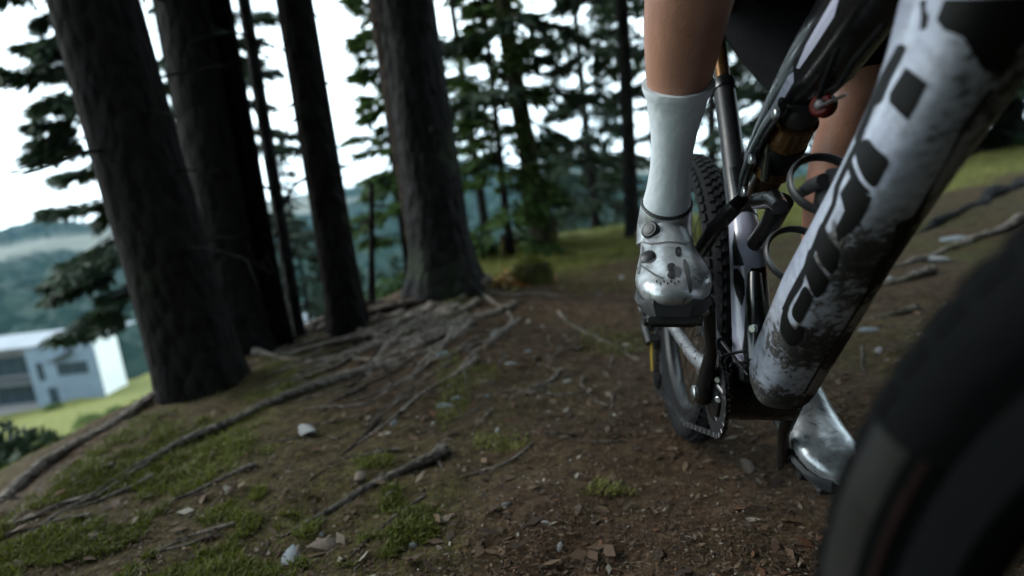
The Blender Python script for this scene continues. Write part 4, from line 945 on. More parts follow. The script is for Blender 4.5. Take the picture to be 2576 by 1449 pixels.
sdl = MB().loft(sad).build('saddle', M['alloy_black'], bike)
for sg in (-1, 1): tb('saddle_rail', [s0 + rB * .02 * sg + fB * .09 - uB * .012, s0 + rB * .022 * sg + fB * .04 - uB * .035, s0 + rB * .022 * sg - fB * .05 - uB * .035, s0 + rB * .03 * sg - fB * .10 - uB * .01], .0035, M['steel'], sdl, 8)

# ---- suspension: shock, reservoir, knob, rocker, stays
sh0, sh1 = PB(2022, 262), PB(1908, 498); sx = (sh0 - sh1).normalized()
def on(t): return sh1.lerp(sh0, t)
shock = tb('shock', [on(.0), on(.06), on(.07), on(.34)], [.012, .012, .020, .020], M['shock_body'], n=24)
tb('air_can', [on(.34), on(.35), on(.37), on(.385), on(.62), on(.64), on(.83), on(.86), on(.87)], [.022, .0265, .0268, .0255, .0255, .0262, .0262, .0275, .022], M['bronze'], shock, 28)
tb('label_band', [on(.45), on(.452), on(.66), on(.662)], [.025, .0275, .0275, .025], M['black_print'], shock, 28)
bm = bmesh.new(); bm.from_mesh(bpy.data.objects['label_band'].data); ltree = BVHTree.FromBMesh(bm); bm.free()
for pl in ([(1897, 395), (1912, 385), (1916, 392), (1901, 402)], [(1902, 372), (1913, 364), (1914, 378), (1904, 388)]): decal('gold_print', pl, M['gold_print'], .0006, 1, ltree, bpy.data.objects['label_band'])
tb('shock_head', [on(.87), on(.90), on(1.02), on(1.06)], [.020, .023, .022, .012], M['alloy_black'], shock, 20)
kn = PB(2070, 264); MB().disc(kn, (rB * .75 + fB * .6 + uB * .1).normalized(), .0135, .007, 24, .2).build('rebound_knob', M['red'], shock)
MB().disc(kn + (rB * .75 + fB * .6 + uB * .1).normalized() * .0072, (rB * .75 + fB * .6 + uB * .1).normalized(), .006, .002, 16, .2).build('knob_cap', M['alloy_black'], shock)
tb('lever', [kn + rB * .004 - uB * .002, PB(2095, 252, .01), PB(2112, 245, .016), PB(2130, 236, .02)], [.0022, .002, .0018, .0014], M['steel'], shock, 8)
tb('reservoir', [on(1.0) + uB * .03 + fB * .0, on(1.04) + uB * .034 + fB * .03, on(1.10) + uB * .034 + fB * .075], [.012, .019, .016], M['alloy_black'], shock, 18)
tb('hose', [PB(2108, 120, .03), PB(2078, 195, .034), PB(2060, 245, .03)], .003, M['rubber_front'], bike, 8)
tb('hose', [PB(2225, 60, .03), PB(2150, 150, .036), PB(2110, 215, .03), PB(2068, 238, .02)], .0026, M['rubber_front'], bike, 8)
for off in (.034, -.034):                                       # rocker link, one plate each side
    rk = tb('rocker_link', [PB(1968, 262, off), PB(1925, 325, off), PB(1890, 395, off), PB(1872, 450, off), PB(1866, 492, off)], [.010, .012, .012, .012, .010], M['carbon'], bike, 12, flat=.55, up=rB.cross(fB))
    for q in ((1950, 285), (1872, 482), (1890, 400)): MB().disc(PB(q[0], q[1], off * 1.25), rB * (1 if off > 0 else -1), .007, .003, 14, .2).build('pivot_bolt', M['steel'], rk)
    for q0, q1 in (((1940, 300), (1925, 455)),): tb('brace', [PB(q0[0], q0[1], off * .7), PB(q1[0], q1[1], off * .6)], [.007, .006], M['carbon'], rk, 10)
tb('shock_mount', [PB(1962, 520, .02), PB(1948, 500, .018), PB(1905, 505, .018)], [.010, .012, .012], M['carbon'], bike, 12)
tb('shock_mount', [PB(1962, 520, -.02), PB(1948, 500, -.018), PB(1905, 505, -.018)], [.010, .012, .012], M['carbon'], bike, 12)
tb('lower_brace', [PB(1966, 505), PB(1940, 560), PB(1900, 612)], [.016, .014, .013], M['carbon'], bike, 12)
ax_r = B(0, -.471, .055); RW = .338                             # rear axle and rear wheel radius
for off in (1, -1):
    a_end = ax_r + rB * off * .072
    stay = tb('seat_stay', [PB(1868, 498, off * .03), PB(1850, 520, off * .046), PB(1800, 572, off * .062), PB(1762, 632, off * .070), a_end + uB * .05 + fB * .02, a_end], [.011, .012, .0125, .012, .010, .012], M['carbon'], bike, 12, flat=.75)
    tb('chain_stay', [B(off * .040, -.03, .02), B(off * .060, -.12, .022), B(off * .070, -.25, .035), B(off * .073, -.36, .045), a_end], [.018, .014, .012, .011, .013], M['silver_stay'] if off > 0 else M['carbon'], bike, 12, flat=.8)
    MB().disc(a_end + rB * off * .012, rB * off, .012, .006, 18, .2).build('axle_nut', M['steel'], bike)
tb('yoke', [PB(1898, 690, .022), PB(1900, 760, .026), PB(1902, 830, .030), PB(1900, 905, .034)], [.012, .016, .019, .014], M['carbon'], bike, 14, flat=.8)
MB().disc(PB(1894, 826, .052), rB * .8 + fB * .6, .0055, .0025, 14, .2).build('pivot_bolt', M['steel'], bike)

# ---- wheels
def wheel(name, cen, axis, ref, RO, tw, rim_w, mats, spokes=28, knob=1.0):
    """RO outer radius, tw tyre half width"""
    w = empty(name, bike.location); w.parent = bike; w.matrix_parent_inverse = Matrix.Translation(-bike.location); w.location = (0, 0, 0)
    hh = .056; prof = []
    for k in range(20):
        th = math.pi * (-.18 + 1.36 * k / 19); prof.append((RO - .010 - hh * .5 + math.sin(th) * hh * .5, math.cos(th) * tw))
    prof += [(RO - hh - .006, -tw * .52), (RO - hh - .006, tw * .52)]
    MB().revolve(cen, axis, ref, prof, 96).build('tyre', mats[0], w)
    if knob:
        kb = MB(); o = axis.cross(ref).normalized(); nk = 84
        for i in range(nk):
            for row, (x, hgt, lw, ll, stg) in enumerate([(-.86, .0052, .16, .30, .5), (-.38, .006, .15, .26, 0), (.0, .0058, .13, .24, .5), (.38, .006, .15, .26, 0), (.86, .0052, .16, .30, .5)]):
                th = 2 * math.pi * (i + stg) / nk; d = ref * math.cos(th) + o * math.sin(th); t = axis.cross(d)
                al = math.acos(max(-1, min(1, x))); rr_ = RO - .010 - hh * .5 + math.sin(al) * hh * .5; nn = (d * math.sin(al) + axis * math.cos(al)).normalized(); sd_ = nn.cross(t)
                kb.box(cen + d * rr_ + axis * (x * tw) + nn * (hgt * .4 * knob), t * (RO * math.pi / nk * ll * 2.2), sd_ * (tw * lw), nn * (hgt * .8 * knob))
        o_ = kb.build('tread_knobs', mats[0], w, False); o_['kind'] = 'stuff'
    ri = RO - hh - .004
    MB().revolve(cen, axis, ref, [(ri, rim_w), (ri - .006, rim_w), (ri - .020, rim_w * .8), (ri - .026, rim_w * .35), (ri - .026, -rim_w * .35), (ri - .020, -rim_w * .8), (ri - .006, -rim_w), (ri, -rim_w), (ri - .008, 0)], 96).build('rim', mats[1], w)
    hub = MB(); hub.tube([cen - axis * .058, cen - axis * .054, cen - axis * .040, cen - axis * .032, cen + axis * .032, cen + axis * .040, cen + axis * .054, cen + axis * .058], [.012, .020, .028, .017, .017, .028, .020, .012], 20); hub.build('hub', M['alloy_black'], w)
    spm = None; o = axis.cross(ref).normalized()
    for i in range(spokes):
        sg = 1 if i % 2 else -1; th = 2 * math.pi * i / spokes; th2 = th + (.55 if (i // 2) % 2 else -.55)
        a = cen + (ref * math.cos(th2) + o * math.sin(th2)) * .026 + axis * sg * .034; b = cen + (ref * math.cos(th) + o * math.sin(th)) * (ri - .024)
        MB().tube([a, b], .0011, 5).build('spoke', M['alloy_black'], w)
    sg = -1
    MB().revolve(cen + axis * .047 * sg, axis, ref, [(.092, .0009), (.092, -.0009), (.076, -.0009), (.076, .0009)], 48).build('brake_rotor', M['rotor'], w)
    return w
axis_r = rB
rw = wheel('rear_wheel', ax_r, rB, fB, RW, .030, .017, (M['rubber'], M['alloy_black']), knob=.75)
fW = W3(.25, -.198, -1).normalized(); uW = (uB - fW * uB.dot(fW)).normalized(); rW = fW.cross(uW).normalized()
FRW = .370
fw = wheel('front_wheel', fr_ax, rW, fW, FRW, .031, .019, (M['rubber_front'], M['rubber_front']), knob=.15)
# faded label and thin red line on the near sidewall of the front tyre
back = -fW
o_ = rW.cross(back)
sgn = 1 if o_.dot(uW) < 0 else -1
def side_strip(name, mat, r0, r1, a0, a1):
    prof = []
    pts = []
    for k in range(6):
        r = r0 + (r1 - r0) * k / 5; q = (r - (FRW - .010 - .028)) / .028; q = max(-1, min(1, q)); pts.append((r, .031 * math.sqrt(max(.0, 1 - q * q)) + .0008))
    m_ = MB().revolve(fr_ax, rW, back, pts, 40, a0, a1, closed=False); return m_.build(name, mat, fw)
side_strip('sidewall_label', M['grey_label'], .322, .342, -.38, .52) if sgn > 0 else side_strip('sidewall_label', M['grey_label'], .322, .342, -.52, .38)
side_strip('sidewall_line', M['red_line'], .3145, .3175, -.38, .52) if sgn > 0 else side_strip('sidewall_line', M['red_line'], .3145, .3175, -.52, .38)

# ---- fork, bar, stem (near and above the view)
haW = ha
for sg in (1, -1):
    leg0 = fr_ax + rW * sg * .068; leg1 = leg0 - fW * .0 + ha * .55 - fW * .045
    lg = tb('fork_leg', [leg0 - ha * .015, leg0, leg0 + ha * .05 - fW * .03, leg0 + ha * .18 - fW * .045, leg0 + ha * .30 - fW * .045], [.016, .022, .024, .024, .026], M['carbon'], bike, 18)
    tb('stanchion', [leg0 + ha * .29 - fW * .045, leg0 + ha * .55 - fW * .045], .018, M['bronze'], lg, 18)
cr = fr_ax + ha * .54 - fW * .045
tb('fork_crown', [cr + rW * .09, cr + rW * .05 + ha * .008, cr + ha * .012, cr - rW * .05 + ha * .008, cr - rW * .09], [.024, .027, .029, .027, .024], M['carbon'], bike, 16)
st1 = ht_t + ha * .03; tb('stem', [st1 - ha * .02, st1 + ha * .01, st1 + ha * .01 + fW * .03, st1 + ha * .012 + fW * .05], [.019, .02, .018, .021], M['alloy_black'], bike, 14)
hb = st1 + ha * .012 + fW * .05
bar = tb('handlebar', [hb - rW * .39 - fW * .05 + uB * .02, hb - rW * .2 - fW * .02 + uB * .02, hb - rW * .06, hb + rW * .06, hb + rW * .2 - fW * .02 + uB * .02, hb + rW * .39 - fW * .05 + uB * .02], [.0112, .0115, .0175, .0175, .0115, .0112], M['carbon'], bike, 14)
GR = []
for sg in (1, -1):
    g0, g1 = hb + rW * sg * .265 - fW * .030 + uB * .02, hb + rW * sg * .395 - fW * .050 + uB * .02; GR.append(g0.lerp(g1, .5))
    tb('grip', [g0, g0.lerp(g1, .05), g0.lerp(g1, .95), g1], [.0175, .0158, .0158, .0165], M['rubber'], bar, 16)
    tb('brake_lever', [g0 - rW * sg * .02, g0 - rW * sg * .02 + fW * .035 - uB * .01, g0 + rW * sg * .02 + fW * .055 - uB * .022, g0 + rW * sg * .08 + fW * .045 - uB * .028], [.009, .008, .0055, .0045], M['alloy_black'], bar, 10)

# ---- bottle cage on the upper side of the down tube
t_ = (PB(2205, 505) - PB(2075, 730)).normalized(); bn_ = rB.cross(t_).normalized(); bn_ = bn_ if bn_.dot(uB) > 0 else -bn_
cage = tb('bottle_cage', [PB(2000, 745), PB(2035, 680), PB(2100, 560), PB(2135, 480)], .009, M['alloy_black'], bike, 10, flat=.45, up=bn_)
def cage_ring(px, py, r, name='cage_ring', tilt=.25):
    c0 = PB(px, py); pts = []
    ra, rc = rB, (bn_ * math.cos(tilt) + t_ * math.sin(tilt))
    for i in range(29):
        th = 2 * math.pi * i / 28; pts.append(c0 + ra * math.cos(th) * r + rc * math.sin(th) * r)
    return MB().tube(pts, .0065, 10, .5, t_).build(name, M['alloy_black'], cage)
cage_ring(2004, 640, .037); cage_ring(2074, 462, .037)
tb('cage_bracket', [PB(2120, 450, .0), PB(2098, 500, .0), PB(2074, 545, .0)], [.020, .024, .016], M['alloy_black'], cage, 12, flat=.6, sup=4)
tb('cage_arm', [PB(2020, 500, .012) + bn_ * .01, PB(2060, 515, .02) + bn_ * .03, PB(2100, 520, .018) + bn_ * .04], [.006, .008, .008], M['alloy_black'], cage, 10)

# ---- drivetrain on the right side
cx = .052
ringm = MB().revolve(B(cx, 0, 0), rB, fB, [(.064, .002), (.064, -.002), (.044, -.0025), (.044, .0025)], 64); cring = ringm.build('chain_ring', M['alloy_black'], bike)
tt = MB()
for i in range(32):
    th = 2 * math.pi * i / 32; d = fB * math.cos(th) + uB * math.sin(th); t = rB.cross(d); tt.box(B(cx, 0, 0) + d * .066, t * .0026, rB * .0012, d * .003)
o = tt.build('chain_ring_teeth', M['alloy_black'], cring, False); o['kind'] = 'stuff'
for k in range(4):
    th = math.pi / 4 + math.pi / 2 * k; d = fB * math.cos(th) + uB * math.sin(th); MB().tube([B(cx, 0, 0) + d * .012, B(cx, 0, 0) + d * .046], [.010, .006], 10, .4, rB).build('spider_arm', M['alloy_black'], cring)
cr_d = (fB * .42 + uB * .907).normalized(); CL = .168
PED = {}
for sg, dd in ((1, cr_d), (-1, -cr_d)):
    c0 = B(sg * .072, 0, 0); c1 = c0 + dd * CL + rB * sg * .012
    ck = tb('crank_arm', [c0 - dd * .022, c0 - dd * .008, c0 + dd * .02, c0 + dd * .09, c1 - dd * .01, c1 + dd * .012], [.008, .018, .017, .012, .0125, .007], M['carbon'], bike, 14, flat=.72, up=rB.cross(dd))
    MB().disc(c0 + rB * sg * .012, rB * sg, .013, .005, 18, .2).build('crank_bolt', M['steel'], ck)
    pc = c1 + rB * sg * .058; PED[sg] = pc; pedal_f = fB * .97 - uB * .24
    pedal_f.normalize(); pu = rB.cross(pedal_f).normalized()
    pd = tb('pedal', [c1, c1 + rB * sg * .02, pc + rB * sg * .035, pc + rB * sg * .042], [.008, .0095, .0085, .006], M['steel'], bike, 12)
    for q in (1, -1): MB().box(pc + pedal_f * .030 * q, rB * .034, pedal_f * .006, pu * .008, .003).build('pedal_cage', M['alloy_black'], pd)
    for q in (1, -1): MB().box(pc + rB * .036 * q, rB * .004, pedal_f * .036, pu * .007, .002).build('pedal_cage', M['alloy_black'], pd)
# cassette, derailleur, chain
cass = MB()
for k, r in enumerate((.098, .088, .078, .070, .063, .056, .050, .044, .038, .033, .028, .023)):
    cass.revolve(ax_r + rB * (.022 + .0032 * k), rB, fB, [(r, .0008), (r, -.0008), (.018, -.0008), (.018, .0008)], 40)
cass.build('cassette', M['chain'], rw)
dm = ax_r + rB * .088 - uB * .028 - fB * .012                        # derailleur body hangs outside the axle
dr = tb('derailleur', [ax_r + rB * .082, dm, dm - uB * .045 + fB * .016 + rB * .006, dm - uB * .075 + fB * .045], [.013, .016, .017, .014], M['alloy_black'], bike, 14)
MB().disc(dm + rB * .016, rB * .8 + fB * .6, .010, .006, 16, .2).build('clutch_cap', M['steel'], dr)
j1 = dm - uB * .070 + fB * .045 - rB * .012; j2 = j1 - uB * .085 + fB * .035
for q, nm in ((.008, 'cage_plate'), (-.008, 'cage_plate')):
    tb(nm, [j1 + rB * q + uB * .012, j1.lerp(j2, .5) + rB * q, j2 + rB * q - uB * .012], [.012, .009, .012], M['alloy_black'] if q > 0 else M['silver_stay'], dr, 12, flat=.12, up=rB.cross(uB))
tb('yellow_edge', [j1 + rB * .0105 + uB * .02 - fB * .004, j1.lerp(j2, .35) + rB * .0105 - fB * .010, j1.lerp(j2, .8) + rB * .0105 - fB * .010], [.0016, .0022, .0014], M['yellow'], dr, 8)
for j in (j1, j2):
    MB().disc(j, rB, .020, .004, 20, .1).build('jockey_wheel', M['alloy_black'], dr)
ch = []
def arc(c, r, a0, a1, m_):
    return [c + (fB * math.cos(a) + uB * math.sin(a)) * r for a in np.linspace(a0, a1, m_)]
c_r, c_f = ax_r + rB * .046, B(cx, 0, 0)
path = arc(c_f, .066, rad(100), rad(-80), 26) + [c_f.lerp(j2, .45) - uB * .075] + arc(j2 - rB * (j2 - c_r).dot(rB) * 0, .022, rad(-60), rad(-190), 6)
path += arc(j1, .022, rad(30), rad(170), 6)[::1] + arc(c_r, .057, rad(250), rad(100), 16)
cm = MB(); full = path + [path[0]]; acc = []
for a, b in zip(full[:-1], full[1:]):
    k = max(1, int((b - a).length / .0127 + .5))
    for i in range(k): acc.append(a.lerp(b, i / k))
for i in range(len(acc)):
    a, b = acc[i], acc[(i + 1) % len(acc)]; t = (b - a); L = t.length
    if L < 1e-4: continue
    t /= L; nn = rB.cross(t).normalized(); wd = .0030 if i % 2 else .0019
    for q in (1, -1): cm.box(a.lerp(b, .5) + rB * wd * q, t * (L * .5 + .002), rB * .0006, nn * .0038, .0015)
    cm.tube([a - rB * .0026, a + rB * .0026], .0033, 8)
o = cm.build('chain', M['chain'], bike, False); o['kind'] = 'stuff'
# yoke, guide and bolts round the crank axle
tb('lower_link', [B(.030, -.02, .062), B(.046, -.01, .045), B(.050, .02, .020), B(.045, .045, .012)], [.016, .019, .018, .012], M['carbon'], bike, 14, flat=.7)
tb('lower_link', [B(-.030, -.02, .062), B(-.046, -.01, .045), B(-.050, .02, .020), B(-.045, .045, .012)], [.016, .019, .018, .012], M['carbon'], bike, 14, flat=.7)
for y_, z_ in ((.004, .062), (.030, .034), (.040, .006), (-.012, .040)): MB().disc(B(.058, y_, z_), (rB * .6 + fB * .8).normalized(), .0052, .0022, 12, .2).build('link_bolt', M['steel'], bike)
tb('cable', [B(.03, .06, .09), B(.052, .035, .075), B(.054, .02, .05), B(.040, .03, .02), B(.010, .05, .0)], .0024, M['alloy_black'], bike, 8)
# cables near the crank
tb('cable', [B(.02, .05, .05), B(.05, .0, .09), B(.045, -.06, .10), B(.05, -.16, .05)], .0026, M['alloy_black'], bike, 8)
tb('chain_guide', [B(.040, -.045, .06), B(.052, -.035, .082), B(.052, .005, .086)], [.010, .012, .009], M['alloy_black'], bike, 10, flat=.6)
bl = MB(); bl.box(B(.0, .028, .048), rB * .030, fB * .018, uB * .014, .005); bl.build('guide_mount', M['alloy_black'], bike)

# ------------------------------------------------------------------ rider
def skin_mat():
    m, n, b = new_mat('skin'); tc = N(n, 'ShaderNodeTexCoord'); a = N(n, 'ShaderNodeTexNoise', Scale=9.0, Detail=5.0); c = N(n, 'ShaderNodeTexNoise', Scale=220.0, Detail=3.0)
    for q in (a, c): n.links.new(tc.outputs['Object'], q.inputs['Vector'])
    r = ramp(n, [(.3, (.23, .105, .068)), (.7, (.35, .175, .118))]); n.links.new(a.outputs['Fac'], r.inputs[0]); d_ = N(n, 'ShaderNodeTexNoise', Scale=70.0, Detail=6.0, Roughness=.7); n.links.new(tc.outputs['Object'], d_.inputs['Vector']); dr_ = ramp(n, [(.66, (0, 0, 0)), (.72, (1, 1, 1))]); n.links.new(d_.outputs['Fac'], dr_.inputs[0]); n.links.new(mix(n, dr_.outputs[0], r.outputs[0], (.05, .035, .025)), b.inputs['Base Color'])
    b.inputs['Roughness'].default_value = .45; b.inputs['Subsurface Weight'].default_value = .12; b.inputs['Subsurface Radius'].default_value = (.012, .005, .003); b.inputs['Subsurface Scale'].default_value = .5
    bp = N(n, 'ShaderNodeBump', Strength=.5, Distance=.0015); n.links.new(c.outputs['Fac'], bp.inputs['Height']); n.links.new(bp.outputs[0], b.inputs['Normal']); return m
M['skin'] = skin_mat()
M['sock'] = simple('sock_knit', (.54, .58, .605), (.45, .485, .51), .9, scale=18, bump=.5, spec=.2, dirt=(.20, .17, .14), dirt_t=.70)
M['shorts'] = simple('shorts_cloth', (.0065, .0065, .008), (.004, .004, .005), .92, scale=25, bump=.3, spec=.1)
M['jersey'] = simple('jersey_cloth', (.03, .035, .045), None, .9, scale=25, spec=.2)
M['shoe'] = simple('shoe_silver', (.62, .64, .66), (.22, .23, .24), .30, .62, scale=30, bump=.16, rvar=.12, dirt=(.05, .045, .04), dirt_t=.66)
M['shoe_sole'] = simple('shoe_sole', (.03, .03, .032), (.015, .015, .016), .6, scale=60, dirt=MUD, dirt_t=.6)
M['shoe_black'] = simple('shoe_black', (.018, .018, .02), (.01, .01, .011), .4, scale=60)
M['shoe_grey'] = simple('shoe_grey', (.09, .09, .09), (.05, .05, .05), .5, scale=60)
hipc = CAM(.43, .66, 1.05)
rider = empty('person', hipc, 'rider in black shorts, white socks and silver shoes pedalling the mountain bike', 'person')
def skin_body(name, joints, edges, root, mat, par, sub=2):
    me = bpy.data.meshes.new(name); names = list(joints); me.from_pydata([tuple(joints[k][0]) for k in names], [(names.index(a), names.index(b)) for a, b in edges], [])
    o = bpy.data.objects.new(name, me); COL.objects.link(o)
    md = o.modifiers.new('skin', 'SKIN'); md.use_smooth_shade = True; md.branch_smoothing = .3
    for i, k in enumerate(names):
        r = joints[k][1]; me.skin_vertices[0].data[i].radius = r if isinstance(r, tuple) else (r, r); me.skin_vertices[0].data[i].use_root = (k == root)
    s_ = o.modifiers.new('sub', 'SUBSURF'); s_.levels = sub; s_.render_levels = sub
    bpy.context.view_layer.update(); dg = bpy.context.evaluated_depsgraph_get(); m2 = bpy.data.meshes.new_from_object(o.evaluated_get(dg)); bpy.data.objects.remove(o)
    m2.name = name; return link(name, m2, mat, par)
# pedals give the feet; ankles sit behind and above the ball of the foot
FT = {}
for sg, tf in ((1, W3(-.20, -.25, -1)), (-1, W3(-.04, -.42, -1))):
    tf = tf.normalized(); up = (U - tf * U.dot(tf)).normalized(); rt = tf.cross(up).normalized(); ball = PED[sg] + up * .022
    FT[sg] = (ball, tf, up, rt)
def foot(sg, s, h, x=0): b, tf, up, rt = FT[sg]; return b + tf * s + up * h + rt * x
J = {}
kneeR = CAM(.205, .385, .62); kneeL = CAM(.545, .295, .88)
aR = foot(1, -.128, .088); aL = foot(-1, -.128, .088)
hipR, hipL = CAM(.365, .655, 1.02), CAM(.50, .665, 1.08)
LEG = [(.20, .056, .016), (.40, .0475, .014), (.57, .0315, .008), (.70, .0262, .003), (.88, .033, 0)]
def lim(tag_, hip, knee, ank, sg):
    J['hip' + tag_] = (hip, .098); J['th' + tag_] = (hip.lerp(knee, .5) + U * .01, .088); J['kn' + tag_] = (knee, .060); ax_ = (ank - knee)
    back = (F - ax_ * F.dot(ax_) / ax_.length_squared).normalized()
    for i_, (t_q, r_q, b_q) in enumerate(LEG): J[f'c{i_ + 1}' + tag_] = (knee.lerp(ank, t_q) + back * b_q, r_q)
    J['an' + tag_] = (ank, .034); J['ft' + tag_] = (foot(sg, -.05, .030), .030); J['to' + tag_] = (foot(sg, .05, .020), .024)
lim('R', hipR, kneeR, aR, 1); lim('L', hipL, kneeL, aL, -1)
fwd = -F
J['pel'] = (hipc + U * .01, .13); J['wai'] = (CAM(.41, .84, .97), .105); J['che'] = (CAM(.375, 1.03, .80), .122); J['nek'] = (CAM(.34, 1.16, .62), .065); J['hea'] = (CAM(.325, 1.235, .54), .085); J['hd2'] = (CAM(.318, 1.30, .50), .075)
for tag_, sg in (('R', 1), ('L', -1)):
    sh = CAM(.365 - sg * .18, 1.08, .74); g = GR[0 if sg > 0 else 1]; el = sh.lerp(g, .5) - R * (sg * .13) + F * .04 + U * .05
    J['sh' + tag_] = (sh, .062); J['el' + tag_] = (el, .042); J['wr' + tag_] = (g + (el - g).normalized() * .075 + U * .02, .028); J['pa' + tag_] = (g + U * .022, .030)
E = [('pel', 'wai'), ('wai', 'che'), ('che', 'nek'), ('nek', 'hea'), ('hea', 'hd2')]
for t in 'RL': E += [('pel', 'hip' + t), ('hip' + t, 'th' + t), ('th' + t, 'kn' + t), ('kn' + t, 'c1' + t), ('c1' + t, 'c2' + t), ('c2' + t, 'c3' + t), ('c3' + t, 'c4' + t), ('c4' + t, 'c5' + t), ('c5' + t, 'an' + t), ('an' + t, 'ft' + t), ('ft' + t, 'to' + t), ('che', 'sh' + t), ('sh' + t, 'el' + t), ('el' + t, 'wr' + t), ('wr' + t, 'pa' + t)]
skin_body('body', J, E, 'pel', M['skin'], rider)
# fingers, gloved, round the grips
M['glove'] = simple('glove_cloth', (.02, .02, .022), None, .8, scale=60)
for g, sg in ((GR[0], 1), (GR[1], -1)):
    gl = MB().ball(g + U * .024 + F * .012, rW * .046, fW * .034, uB * .017, 14, 8).build('glove', M['glove'], rider)
    for k in range(4):
        c0 = g + rW * sg * (-.030 + .020 * k); L = (.9, 1.0, .97, .8)[k]; pts = [c0 + uB * .024 - fW * .006]
        for a_ in (20, 75, 130, 185, 230): pts.append(c0 + (uB * math.cos(rad(a_)) + fW * math.sin(rad(a_))) * .0245 * (1 if L > .85 else .97))
        MB().tube(pts, [.009, .009, .0085, .0085, .008, .006], 8).build('finger', M['glove'], gl)
    c0 = g - rW * sg * .042; MB().tube([c0 + uB * .022 - fW * .01, c0 + uB * .012 - fW * .020, c0 - uB * .006 - fW * .024, c0 - uB * .020 - fW * .014], [.011, .0105, .010, .007], 8).build('thumb', M['glove'], gl)
# face and helmet
hp = J['hea'][0]; look = (-F * .95 - U * .30).normalized(); hu = (U - look * U.dot(look)).normalized(); hr = look.cross(hu)
fc_ = MB().ball(hp + look * .088 - hu * .01, hr * .012, look * .02, hu * .026, 10, 8); fc_.build('nose', M['skin'], rider)
for sg in (1, -1):
    MB().ball(hp + look * .076 + hr * .032 * sg + hu * .022, hr * .013, look * .010, hu * .009, 10, 8).build('eye', M['render_white'], rider)
    MB().ball(hp + hr * .086 * sg - hu * .0, hr * .010, look * .018, hu * .030, 10, 8).build('ear', M['skin'], rider)
MB().ball(hp + look * .080 - hu * .048, hr * .024, look * .008, hu * .007, 10, 8).build('mouth', simple('lips', (.35, .12, .10)), rider)
hel = MB()
rr2 = []
for i in range(9):
    ph = rad(12 + 84 * i / 8); rr2.append([hp + hu * (.035 + .115 * math.cos(ph)) + (hr * math.cos(2 * math.pi * k / 24) * .105 + look * math.sin(2 * math.pi * k / 24) * .135) * math.sin(ph) for k in range(24)])
hel.loft(rr2); hel.build('helmet', M['carbon'], rider)
MB().box(hp + look * .165 + hu * .085, hr * .085, look * .045 + hu * .012, hu * .004, .003).build('visor', M['carbon'], rider)
# jersey
JJ = {'pel': (hipc + U * .05, .158), 'wai': (J['wai'][0], .156), 'che': (J['che'][0], .180), 'nk': (J['che'][0].lerp(J['nek'][0], .8), .088)}
for t in 'RL': JJ['sh' + t] = (J['sh' + t][0], .094); JJ['sl' + t] = (J['sh' + t][0].lerp(J['el' + t][0], .75), .066)
skin_body('jersey', JJ, [('pel', 'wai'), ('wai', 'che'), ('che', 'nk'), ('che', 'shR'), ('shR', 'slR'), ('che', 'shL'), ('shL', 'slL')], 'pel', M['jersey'], rider)
# shorts: loose legs to the knee
SH = {'wa': (hipc + U * .09, .150), 'pel': (hipc - U * .01, .158)}
for t, hip, knee in (('R', hipR, kneeR), ('L', hipL, kneeL)):
    SH['h' + t] = (hip - (R * .03 + U * .02 if t == 'L' else R * 0), .135 if t == 'L' else .122); SH['m' + t] = (hip.lerp(knee, .45) - U * .014 - (R * .022 if t == 'L' else R * 0), .132 if t == 'L' else .134); SH['k' + t] = (hip.lerp(knee, .80) - U * .014, .104 if t == 'L' else .098); SH['e' + t] = (hip.lerp(knee, .98) - U * .008, .098 if t == 'L' else .082)
skin_body('shorts', SH, [('wa', 'pel'), ('pel', 'hR'), ('hR', 'mR'), ('mR', 'kR'), ('kR', 'eR'), ('pel', 'hL'), ('hL', 'mL'), ('mL', 'kL'), ('kL', 'eL')], 'pel', M['shorts'], rider)

# socks and shoes
def sockr(sg, knee, ank, t0):
    back = (F - (ank - knee) * F.dot(ank - knee) / (ank - knee).length_squared).normalized()
    ts = [t0, t0 + .012, t0 + .03, t0 + .045, t0 + .08, .60, .68, .76, .84, .92, 1.0]; pts, rr_ = [], []
    for t in ts:
        c = knee.lerp(ank, t) + back * float(np.interp(t, [.2, .4, .57, .72, .87], [.016, .014, .008, .003, 0])); r = float(np.interp(t, [.2, .40, .57, .70, .82, .92, 1.0], [.056, .0475, .0312, .0262, .0290, .0355, .034])) + .0022
        pts.append(c); rr_.append(r)
    rr_ = [q for q in rr_]; rr_[0] += .0006; rr_[1] += .0016; rr_[2] += .0012; rr_[3] -= .0012
    pts += [ank - (FT[sg][2]) * .02 + FT[sg][1] * .004, foot(sg, -.10, .05), foot(sg, -.06, .035)]; rr_ += [.038, .036, .032]
    sk = MB().tube(pts, rr_, 72, up=R); nn_ = 72
    for i in range(2, len(pts) - 3):
        for k in range(0, nn_, 2): p = Vector(sk.v[i * nn_ + k]); sk.v[i * nn_ + k] = tuple(p.lerp(pts[i], .016))
    sk = sk.build('sock', M['sock'], rider)
    c = knee.lerp(ank, t0 + .040) + back * (.018 * max(0, 1 - abs(t0 + .04 - .38) / .48))
    return sk
sockr(1, kneeR, aR, .435); sockr(-1, kneeL, aL, .66)
